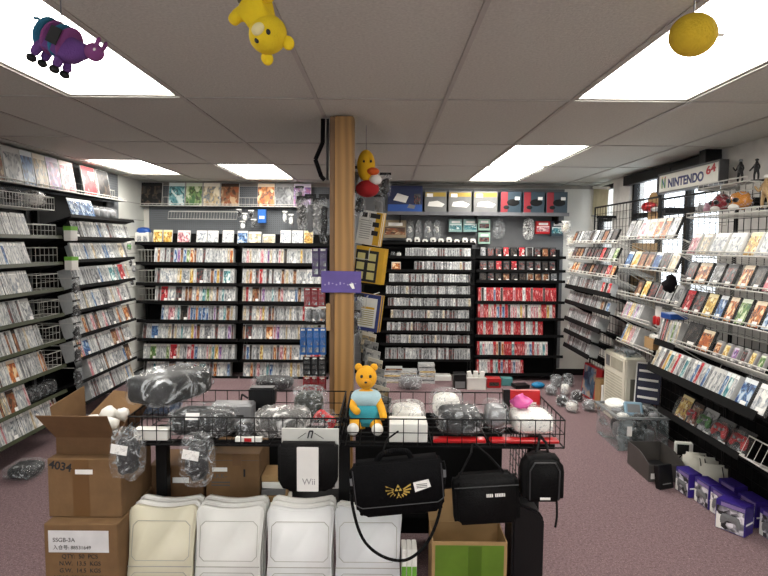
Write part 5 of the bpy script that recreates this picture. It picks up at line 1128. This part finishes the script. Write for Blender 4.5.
# --- cardboard boxes at the left
X0 = atY(48, 490, 2.52).x; X1 = atY(121, 490, 2.52).x; zq = atY(88, 459, 2.52).z; zl_ = atY(84, 524, 2.46).z
def ex2(t, w, d, h):
    MB().box((-w*.16, -.0008, .004), (w*.07, -.0001, h-.004)).build('tape_strip', TAPE, t)
    text('4034', .05, INK, t, T((-w*.32, -.001, h*.87)) @ Ry(10), name='handwriting', bold=.0012); MB().box((-w*.12, -.0015, h*.74), (w*.12, -.0009, h*.82)).build('label_sticker', STICK, t)
def ex3(t, w, d, h):
    o = MB().box((-w*.44, -.0012, h*.70), (w*.38, -.0002, h*.93)).build('shipping_label', mat('label_white', 'd5d5d6', .6), t)
    text('SSGB-3A', .026, INKG, o, T((-w*.38, -.002, h*.83)), name='printed_code', align='LEFT'); text('入仓号: 88531649', .022, INKG, o, T((-w*.38, -.002, h*.75)), name='printed_code', align='LEFT')
    for i, s in enumerate(('QTY:  50  PCS', 'N.W.  13.5  KGS', 'G.W.  14.5  KGS', 'MEAS: 53X35X37CM')): text(s, .026, INK, t, T((-w*.02, -.0006, h*(.655-.075*i))), name='printed_line')
carton('shipping_carton', 'brown shipping carton with a white label at the bottom of the left stack', atY(44, 540, 2.46).x, atY(117.5, 540, 2.46).x, 2.46, 2.87, .001, zl_, CARD, ex3)
carton('handwritten_carton', 'brown carton with handwritten 4034 in the middle of the left stack', X0, X1, 2.52, 2.86, zl_+.001, zq, CARD, ex2)
x0, x1 = atY(56, 440, 2.58).x, atY(115, 440, 2.58).x; zr_ = atY(86, 437, 2.58).z
t = thing('open_carton', 'open cardboard box with raised flaps and white bags on top of the stack', 'box', T(((x0+x1)/2, 2.58, zq+.001))); w, d, h = x1-x0, .27, zr_-zq
bx = MB()
for a, b in (((-w/2, 0, 0), (w/2, .005, h)), ((-w/2, d-.005, 0), (w/2, d, h)), ((-w/2, .0051, 0), (-w/2+.005, d-.0051, h)), ((w/2-.005, .0051, 0), (w/2, d-.0051, h)), ((-w/2+.0051, .0051, 0), (w/2-.0051, d-.0051, .005))): bx.box(a, b)
bx.build('carton', CARDD, t)
zfl = atY(80, 416, 2.50).z-zq
MB().sheet((-w/2, 0, h), (w/2, 0, h), (w/2+.006, -.08, zfl), (-w/2-.04, -.08, zfl), .004).build('flap', CARDD, t)
MB().sheet((-w/2, 0, h), (-w/2-.02, .0, h+.135), (-w/2-.015, d+.02, h+.16), (-w/2, d, h), .004).build('flap', CARD, t)
MB().sheet((w/2, .02, h), (w/2+.05, .05, h+.085), (w/2+.06, d+.02, h+.11), (w/2, d, h), .004).build('flap', CARD, t)
MB().sheet((-w/2, d, h), (w/2, d, h), (w/2+.02, d+.09, h+.1), (-w/2+.1, d+.09, h+.12), .004).build('flap', CARD, t)
for i, (dx, dy, dz, r) in enumerate([(-.03, .12, .09, .05), (.06, .10, .085, .055), (.02, .19, .11, .05), (.085, .19, .115, .04)]):
    r *= .86; t2 = thing('foam_bag', f'white foam bag in the open carton, {ordinal(i+1)} from the front', 'bag', T(((x0+x1)/2+dx, 2.58+dy, zq+dz+.01)), 'white foam bags in the open carton'); MB().ball((0, 0, 0), (r, r*.75, r)).lumpy(.014, 22, i).build('bag_body', WHITEP, t2, smooth=True)

# ------------------------------------------------------------------ plush toys on strings from the ceiling
def string(t, top, z0, m=GREYP): MB().tube((0, 0, z0), (0, 0, top), .0022, 6).build('hanging_string', m, t)
p = atY(62, 47, 1.6); PU = mat('plush_violet', '5f3a7a', .9, bump=.3, bscale=200); PT = mat('plush_aqua', '2c6f8d', .9, bump=.3, bscale=200); PM = mat('plush_magenta', '7d3f77', .9, bump=.3, bscale=200)
t = thing('pony_plush', 'violet and teal striped pony plush hanging under the left ceiling light', 'plush', T(p) @ Rz(-8)); t.matrix_basis = T(p + Vector((0, 0, .012))) @ Ry(26) @ Rz(-12) @ Matrix.Scale(.86, 4)
skin('body', [(-.055,0,.01),(0,0,0),(.045,0,-.005),(.075,0,.0),(.10,0,.012),(-.05,-.02,-.04),(-.055,-.022,-.075),(-.05,.02,-.04),(-.055,.022,-.075),(.035,-.02,-.045),(.035,-.022,-.078),(.035,.02,-.045),(.035,.022,-.078)], [(0,1),(1,2),(2,3),(3,4),(0,5),(5,6),(0,7),(7,8),(2,9),(9,10),(2,11),(11,12)], [.042,.040,.036,.027,.026,.016,.014,.016,.014,.016,.014,.016,.014], PU, t, 2)
for i, x in enumerate((-.06, -.03, .0, .03)): MB().ball((x, 0, .002), (.011, .053, .054), nu=18, nv=10).build('stripe', [PT, PM, PT, PM][i], t, smooth=True)
MB().ball((.118, 0, .016), (.032, .025, .027)).build('head', PM, t, smooth=True)
for s in (-1, 1): MB().ball((.128, s*.016, .046), (.008, .006, .016)).build('ear', PM, t, smooth=True); MB().ball((.132, s*.02, .022), (.004, .004, .005)).build('eye', WHITEP, t, smooth=True)
for x, y in ((-.055, -.022), (-.055, .022), (.035, -.022), (.035, .022)): MB().ball((x, y, -.084), (.016, .015, .013)).build('hoof', FIGD, t, smooth=True)
MB().path([(-.085, 0, .02), (-.11, 0, .035), (-.125, 0, .03)], .005, 6).build('tail', PT, t); MB().box((.0, -.06, -.02), (.04, -.057, .03)).build('swing_tag', INK, t)
o = MB().tube((0, 0, 0), (0, 0, H-p.z-.004), .002, 6).build('hanging_string', GREYP, t); o.matrix_basis = t.matrix_basis.inverted() @ T(p + Vector((-.0, 0, .03)))
o.data.transform(Matrix.Diagonal((1, 1, (H-p.z-.036)/(H-p.z-.004), 1)))
p = atY(262, 22, 1.5); YL = mat('plush_lemon', 'e3c41c', .9, bump=.3, bscale=200)
t = thing('bear_plush', 'plain lemon yellow bear plush dangling head down from the ceiling', 'plush'  , T(p) @ Ry(152) @ Rz(20))
skin('body', [(0,0,-.02),(0,0,.02),(0,0,-.06),(-.04,-.01,-.045),(-.062,-.03,-.02),(.04,-.01,-.045),(.062,-.03,-.03)], [(0,1),(0,2),(2,3),(3,4),(2,5),(5,6)], [.036,.03,.036,.018,.015,.018,.015], YL, t, 2)
MB().ball((0, -.004, .035), (.048, .044, .046), nu=20, nv=14).build('head', YL, t, smooth=True)
MB().ball((0, -.046, .028), (.018, .012, .014)).build('muzzle', mat('plush_cream', 'e6d9a0', .9), t, smooth=True)
for s in (-1, 1): MB().ball((s*.018, -.042, .046), (.006, .004, .007)).build('eye', INK, t, smooth=True); MB().ball((s*.034, .004, .077), (.016, .01, .018)).build('ear', YL, t, smooth=True)
MB().ball((0, 0, -.075), (.03, .03, .018)).lumpy(.01, 30, 2).build('cloth_scrap', mat('cloth_olive', '6e6a56', .9), t, smooth=True)
o = MB().tube((0, 0, .0), (0, 0, .03), .002, 6).build('hanging_string', GREYP, t); o.matrix_basis = t.matrix_basis.inverted() @ T((p.x, p.y, H-.032))
p = atY(693, 35, 1.7)
t = thing('ball_plush', 'plain golden yellow ball plush hanging under the right ceiling light', 'plush', T(p))
MB().ball((0, 0, 0), (.064, .06, .058), nu=26, nv=18).build('ball', mat('plush_gold', 'd8b52a', .85, bump=.3, bscale=150), t, smooth=True)
MB().box((.062, -.004, -.004), (.085, .004, .005)).build('cloth_tag', WHITEC, t); string(t, H-p.z-.003, .055)
p = atY(366, 180, 3.8); 
t = thing('duck_plush', 'yellow duck plush with orange beak and red body hanging right of the post', 'plush', T(p))
MB().ball((0, 0, .09), (.058, .06, .10), nu=20, nv=14).build('head', mat('plush_sun', 'e0ad18', .9, bump=.3, bscale=200), t, smooth=True)
MB().ball((.01, 0, -.055), (.075, .065, .055), nu=18, nv=12).build('body', mat('plush_red', 'a01a1f', .9, bump=.3, bscale=200), t, smooth=True)
MB().ball((.045, -.04, .05), (.04, .045, .024)).build('beak', mat('plush_orange', 'd0591c', .8), t, smooth=True)
for s in (-1, 1): MB().ball((s*.022+.01, -.056, .11), (.007, .005, .009)).build('eye', INK, t, smooth=True)
MB().ball((.06, -.02, .0), (.04, .045, .035)).build('scarf', WHITEP, t, smooth=True); string(t, H-p.z-.003, .185)

# ------------------------------------------------------------------ floor along the right and the back
y1 = atZ(620, 451, 0).y; xa, xb_ = atZ(620, 451, 0).x-.04, 2.31
CLB = bag_mat('storage_plastic', .34, (.62, .66, .67), .15, 4)
t = thing('storage_bin', 'large clear plastic storage bin crammed with consoles on the carpet', 'bin', T(((xa+xb_)/2, y1, .001))); w, d, h = xb_-xa, .48, .26
bx = MB(); a = w/2-.02
for lo, hi in (((-a, 0, 0), (a, .004, h)), ((-a, d-.004, 0), (a, d, h)), ((-a, .0041, 0), (-a+.004, d-.0041, h)), ((a-.004, .0041, 0), (a, d-.0041, h)), ((-a+.0041, .0041, 0), (a-.0041, d-.0041, .004))): bx.box(lo, hi)
bx.build('bin_body', CLB, t)
rm = MB()
for lo, hi in (((-w/2, -.016, h), (w/2, .012, h+.016)), ((-w/2, d-.012, h), (w/2, d+.016, h+.016)), ((-w/2, .0121, h), (-w/2+.028, d-.0121, h+.016)), ((w/2-.028, .0121, h), (w/2, d-.0121, h+.016))): rm.box(lo, hi)
rm.build('rim', mat('rim_grey', '8d9293', .25, alpha=.8), t)
MB().box((-a+.07, -.0015, .12), (-a+.11, -.0003, .2)).build('label_sticker', STICK, t)
cx0, cy0 = (xa+xb_)/2, y1
goods = [(-.11, .1, .08, .07, FIGD), (.0, .1, .09, .08, FIGD), (.1, .11, .08, .07, GREYP), (-.1, .26, .09, .08, GREYP), (.02, .27, .08, .08, FIGD), (.11, .28, .09, .07, FIGD), (-.08, .38, .09, .07, FIGD), (.07, .40, .08, .07, GREYP)]
for i, (dx, dy, dz, r, m) in enumerate(goods):
    o = MB().ball((0, 0, 0), (r*.55, r*.6, r*.8), e=.6).lumpy(.006, 20, i).build('loose_console', m, M=T((cx0+dx*.95, cy0+dy, dz+.005)), smooth=True); tag(o, f'dark console part at the bottom of the storage bin, {ordinal(i+1)} from its front', 'console', 'dark consoles inside the storage bin')
def disc(label, M, r, hgt, m, name='round_console', cat='console'):
    t = thing(name, label, cat, M); MB().tube((0, 0, 0), (0, 0, hgt), r, 28, r2=r*.95).build('shell', m, t, bevel=.004); MB().tube((0, 0, hgt), (0, 0, hgt+.003), r*.6, 24).build('disc_lid', WHITEC, t); return t
disc('white round lidded console on top of the storage bin', T((cx0-.09, cy0+.37, .275)) @ Rx(14) @ Ry(-8), .085, .028, WHITEP)
t = simple_box('blue_handheld', 'pale blue and grey console standing in the storage bin', 'console', T((cx0-.0, cy0+.18, .24)) @ Rz(-10) @ Rx(-35), (.15, .03, .12), mat('console_blue', '7f9fb3', .4), lambda t, w, d, h: MB().box((-w*.33, -.002, h*.2), (w*.33, -.0003, h*.8)).build('grey_panel', GREYP, t), .01)
for i, (dx, dy, m) in enumerate([(-.13, .1, WHITEP), (-.005, .085, FIGD), (.12, .1, GREYP), (.135, .24, FIGD), (.12, .36, WHITEP), (-.125, .235, GREYP)]):
    bagged('bagged_controller', f'bagged controller on top of the storage bin, {ordinal(i+1)} from its front corner', 'controller', T((cx0+dx, cy0+dy, .215)) @ Rz(37*i), (.11, .085, .075), m, i+140, 'bagged controllers on the storage bin')
# air conditioner
t = thing('air_conditioner', 'cream window air conditioner standing on end behind the storage bin', 'air conditioner', T((2.16, 5.2, .001)))
CRM = mat('ac_cream', 'd8d4c4', .45, var=.03)
MB().box((0, 0, 0), (.19, .5, .64)).build('cabinet', CRM, t, bevel=.012)
g = MB()
for k in range(16): g.box((-.004, .06, .05+.026*k), (-.0005, .44, .062+.026*k))
g.build('louver_grille', mat('ac_grille', 'b9b5a4', .5), t); MB().box((-.004, .06, .5), (-.0005, .33, .6)).build('vent_opening', mat('ac_vent', 'a29f8e', .6), t); MB().box((-.004, .36, .5), (-.0005, .45, .6)).build('control_panel', GREYP, t)
MB().box((.05, -.003, .25), (.15, -.0005, .45)).build('side_vent', mat('ac_dark', '6d6a5e', .6), t)
t = thing('clear_tray', 'clear plastic tray of grey controllers on the air conditioner', 'tray', T((2.24, 5.36, .645))); bx = MB()
for lo, hi in (((-.07, -.13, 0), (.07, -.127, .06)), ((-.07, .127, 0), (.07, .13, .06)), ((-.07, -.1269, 0), (-.067, .1269, .06)), ((.067, -.1269, 0), (.07, .1269, .06)), ((-.0669, -.1269, 0), (.0669, .1269, .003))): bx.box(lo, hi)
bx.build('tray_body', CLB, t)
for i in range(3): tag(MB().ball((0, 0, .03), (.04, .032, .022)).lumpy(.004, 30, i).build('loose_controller', GREYP, M=T((2.24, 5.27+.085*i, .65)), smooth=True), f'grey controller in the clear tray, {ordinal(i+1)} from the near end', 'controller', 'grey controllers in the clear tray')
t = thing('folding_organizer', 'dark folding case with pale slots leaning beside the air conditioner', 'organizer', T((2.07, 4.50, .30)) @ Rz(-55) @ Rx(-18))
t.matrix_basis = T((2.25, 4.95, .30)) @ Rz(-38) @ Rx(-8)
MB().box((-.1, 0, 0), (.1, .02, .34)).build('panel', mat('organizer_navy', '20243c', .5), t, bevel=.008)
g = MB()
for k in range(4): g.box((-.08, -.003, .04+.075*k), (.08, -.0005, .06+.075*k))
g.build('slot', WHITEP, t)
MB().path([(-.1, -.002, 0), (-.1, -.002, .34), (.1, -.002, .34)], .006, 6).build('white_edge', WHITEP, t)
# parts bin, black box, white bags, purple controller boxes
y2 = atZ(649, 482, 0).y; xq = atZ(649, 482, 0).x
t = thing('parts_bin', 'dark grey open fronted parts bin on the carpet', 'bin', T((xq+.12, y2, .001))); GB = mat('bin_grey', '4a4643', .5)
w = .125
for s in (-1, 1): MB().add([(s*w, 0, 0), (s*w, .36, 0), (s*w, .36, .17), (s*w, .17, .17), (s*w, .10, .155), (s*w, 0, .12), (s*(w-.006), 0, 0), (s*(w-.006), .36, 0), (s*(w-.006), .36, .17), (s*(w-.006), .17, .17), (s*(w-.006), .10, .155), (s*(w-.006), 0, .12)], [(0,1,2,3,4,5), (11,10,9,8,7,6)] + [(i, i+6, (i+1) % 6+6, (i+1) % 6) for i in range(6)]).build('side_wall', GB, t)
MB().box((-w+.0061, .354, 0), (w-.0061, .36, .17)).build('back_wall', GB, t); MB().box((-w+.0061, 0, 0), (w-.0061, .006, .12)).build('front_wall', GB, t); MB().box((-w+.0061, .0061, 0), (w-.0061, .3539, .006)).build('bottom', GB, t); MB().box((-.11, -.0015, .02), (-.075, -.0003, .06)).build('label_sticker', STICK, t)
simple_box('black_console', 'flat black console lying in the parts bin', 'console', T((xq+.12, y2+.09, .01)), (.17, .2, .045), BLACKP, lambda t, w, d, h: MB().box((-w*.3, -.0015, h*.4), (w*.3, -.0003, h*.6)).build('disc_slot', FIGD, t))
p = atZ(666, 487, 0)
t = simple_box('black_console_box', 'black console leaning between parts bin and purple boxes', 'console', T((p.x-.01, p.y-.04, .002)) @ Rz(20) @ Rx(-10), (.12, .045, .16), BLACKP, lambda t, w, d, h: MB().box((-w*.3, -.0015, h*.2), (w*.3, -.0003, h*.24)).build('trim_line', GREYP, t))
for i, (Y, h, r) in enumerate([(4.0, .20, 0), (3.89, .21, 0), (3.78, .2, 0)]):
    t = thing('soft_white_pad', f'soft white pad propped under the blister shelf, {ordinal(i+1)} from the bin', 'pad', T((2.19, Y, .002)) @ Rz(-18) @ Rx(-12), 'soft white pads under the blister shelf')
    MB().box((-.085, 0, 0), (.085, .055, h)).build('body', mat('pad_cream', 'dcd9cc', .7, var=.05, bump=.3, bscale=9), t, bevel=.022, seg=3, smooth=True)
    for x in ((-.03, .0) if i == 1 else (.05,)): MB().path([(x, -.003, .01), (x+.006, -.004, h*.6), (x-.004, -.002, h-.01)], .003, 5).build('dark_strap', FIGD, t)
t = thing('white_console', 'white console with black cable behind the soft white pads', 'console', T((2.2, 4.2, .002)) @ Rz(-10)); MB().box((-.06, 0, 0), (.06, .05, .21)).build('body', WHITEP, t, bevel=.006); MB().box((-.05, -.0015, .12), (.03, -.0003, .2)).build('dark_panel', BLACKP, t); MB().path([(-.04, -.012, .02), (-.06, -.03, .09), (-.02, -.02, .13), (.03, -.015, .05)], .004, 6).build('cable', FIGD, t)
PURP = mat('box_purple', '34247a', .35, var=.15); PURPL = mat('box_lilac', '8d78b0', .4, var=.15)
def pbox(label, M, s=1.0):
    t = thing('controller_box', label, 'controller box', M, 'purple controller boxes on the carpet'); w, d, h = .15*s, .09*s, .158*s
    MB().box((0, -w/2, 0), (d, w/2, h)).build('carton', PURP, t, bevel=.003, seg=1)
    MB().box((-.0012, -w/2+.006, .006), (-.0002, w/2-.006, h*.8)).build('window_art', cover_mat('pad_window', [hx('2c2b2e'), hx('8a8790'), hx('e9e6ec')], None, 2.6), t)
    MB().box((-.0012, -w/2+.004, h*.82), (-.0002, w/2-.03, h*.94)).build('title_strip', PURPL, t); MB().box((-.0022, w/2-.035, .004), (-.0013, w/2-.006, h*.5)).build('white_corner', WHITEC, t)
    k = gamepad(GREYP, t, .7*s, T((-.004, -.004, h*.42)) @ Rz(-90) @ Matrix.Diagonal((1, .2, 1, 1)), name='printed_pad')
    MB().box((d*.1, -w/2-.0012, h*.36), (d*.9, -w/2-.0002, h*.42)).build('side_print', WHITEC, t)
for i, (px, py) in enumerate([(688, 499), (708, 511), (725, 523)]):
    p = atZ(px, py, 0); pbox(f'purple controller box standing upright, {ordinal(i+1)} from the soft white pads', T((p.x, p.y+.085, .001)) @ Rz(4))
p = atZ(741, 535, 0); pbox('purple controller box turned towards the viewer at the end of the row', T((p.x-.05, p.y+.03, .001)) @ Rz(34), 1.1)
pbox('purple controller box behind the turned one, lying in second row', T((2.17, 3.62, .001)) @ Rz(6)); pbox('purple controller box in second row nearest the viewer', T((2.17, 3.20, .001)) @ Rz(6)); pbox('purple controller box in second row between two others', T((2.17, 3.41, .001)) @ Rz(6))
# heap of bagged pads and cartons under the far shelves
SILV = bag_mat('silver_bag', .4, (.85, .87, .88), .12, 16)
spots = [(551, 395), (562, 406), (571.5, 412), (589, 411), (577, 401), (565, 395), (556, 387), (568, 386)]
for i, (px, py) in enumerate(spots):
    p = atZ(px, py, 0); bagged('bagged_controller', f'bagged controller in the floor heap by the far shelves, {ordinal(i+1)} from the aisle', 'controller', T((p.x, p.y, .001)) @ Rz(50*i), (.125, .11, .11 if i < 5 else .14), [GREYP, FIGD, WHITEP][i % 3], i+160, 'bagged controllers heaped on the carpet', bag=SILV)
t = simple_box('game_set_box', 'tall red printed box with a blue figure leaning under the far shelves', 'box', T((2.2, 6.2, .005)) @ Rz(-84) @ Rx(-6), (.42, .06, .36), RED, lambda t, w, d, h: MB().box((-w/2+.02, -.0015, .02), (w*.2, -.0003, h-.02)).build('printed_panel', cover_mat('set_art', [hx('27344f'), hx('5f7f9a'), hx('b9a08a')], None, 2), t))
simple_box('tan_carton', 'small tan carton under the far shelves beside the red box', 'box', T((2.16, 5.86, .003)) @ Rz(-85), (.12, .1, .3), CARDL); simple_box('white_carton', 'small white carton between tan carton and air conditioner', 'box', T((2.17, 5.76, .003)) @ Rz(-85), (.04, .1, .26), WHITEC)
# stacks at the foot of the back wall
def fl(px, py): return atZ(px, py, 0)
for s, (px, py, n, w, cols, nm) in enumerate([(393, 381, 7, .2, ['tan', 'white', 'grey', 'yellow', 'white', 'grey', 'brown'], 'stack beside the post'), (408, 380, 6, .2, ['white', 'yellow', 'grey', 'dark grey', 'tan', 'white'], 'second stack beside the post'), (426, 381, 9, .19, ['white', 'grey', 'white', 'tan', 'white', 'yellow', 'white', 'grey', 'white'], 'third stack below the disc rack')]):
    p = fl(px, py)
    for k in range(n):
        o = case('flat_game', f'flat {cols[k]} game in the floor {nm}, {ordinal(k+1)} from bottom', 'game', 'games stacked on the floor', T((p.x+random.uniform(-.012, .012), min(p.y, 6.86), 0)), 0, 0, .001+.0255*k, 0, (w, .14, .024), cols[k], rim=.02, rimz=.1)
p = fl(410, 389); bagged('bagged_adapter', 'clear bag of white adapters in front of the floor stacks', 'bag', T((p.x, p.y, .001)), (.26, .16, .16), GREYP, 180, bag=SILV)
p = fl(443, 381); simple_box('flat_carton', 'flat pale carton on the floor below the disc rack', 'box', T((p.x, p.y, .001)), (.2, .16, .06), WHITEC)
p = fl(460, 389); simple_box('black_carton', 'upright black carton left of the white tub', 'box', T((p.x, p.y, .001)), (.14, .14, .17), BLACKP, lambda t, w, d, h: MB().box((-w*.4, -.0015, .01), (w*.4, -.0003, h*.5)).build('grey_panel', GREYP, t))
p = fl(476.5, 390)
t = thing('white_tub', 'white plastic tub with papers on the floor by the back racks', 'tub', T((p.x, p.y, .001)))
bx = MB(); w, d, h = .21, .16, .14
for lo, hi in (((-w/2, 0, 0), (w/2, .005, h)), ((-w/2, d-.005, 0), (w/2, d, h)), ((-w/2, .0051, 0), (-w/2+.005, d-.0051, h)), ((w/2-.005, .0051, 0), (w/2, d-.0051, h)), ((-w/2+.0051, .0051, 0), (w/2-.0051, d-.0051, .005))): bx.box(lo, hi)
bx.build('tub_body', WHITEP, t); MB().box((-w/2-.008, -.008, h-.015), (w/2+.008, -.0003, h)).build('rim', WHITEP, t)
for i in range(3): simple_box('paper_bag', f'crumpled white paper in the tub, {ordinal(i+1)} from left', 'paper', T((p.x-.06+.06*i, p.y+.06, .1)) @ Ry(12*(i-1)), (.05, .04, .1), WHITEC, group='papers in the white tub')
p = fl(494, 388); simple_box('red_carton', 'red carton right of the white tub', 'box', T((p.x, p.y, .001)), (.16, .12, .11), RED, lambda t, w, d, h: MB().box((-w*.35, -.0015, h*.2), (w*.35, -.0003, h*.6)).build('label_art', cov('black'), t))
p = fl(507, 386); simple_box('teal_carton', 'small teal carton on the floor below the red game rack', 'box', T((p.x, p.y, .001)), (.13, .1, .09), mat('carton_teal', '4f8a8c', .5))
p = fl(523, 389); simple_box('black_console', 'flat black console on the floor below the red game rack', 'console', T((p.x, p.y, .001)) @ Rz(12), (.17, .14, .04), BLACKP)
p = fl(538, 388); t = thing('blue_mouse', 'bright blue rounded gadget on the carpet below the red game rack', 'gadget', T((p.x, p.y, .001))); MB().ball((0, 0, .035), (.08, .05, .035)).build('shell', mat('gadget_blue', '1c7fb0', .35), t, smooth=True); MB().ball((0, -.02, .06), (.02, .012, .006)).build('button', FIGD, t, smooth=True)
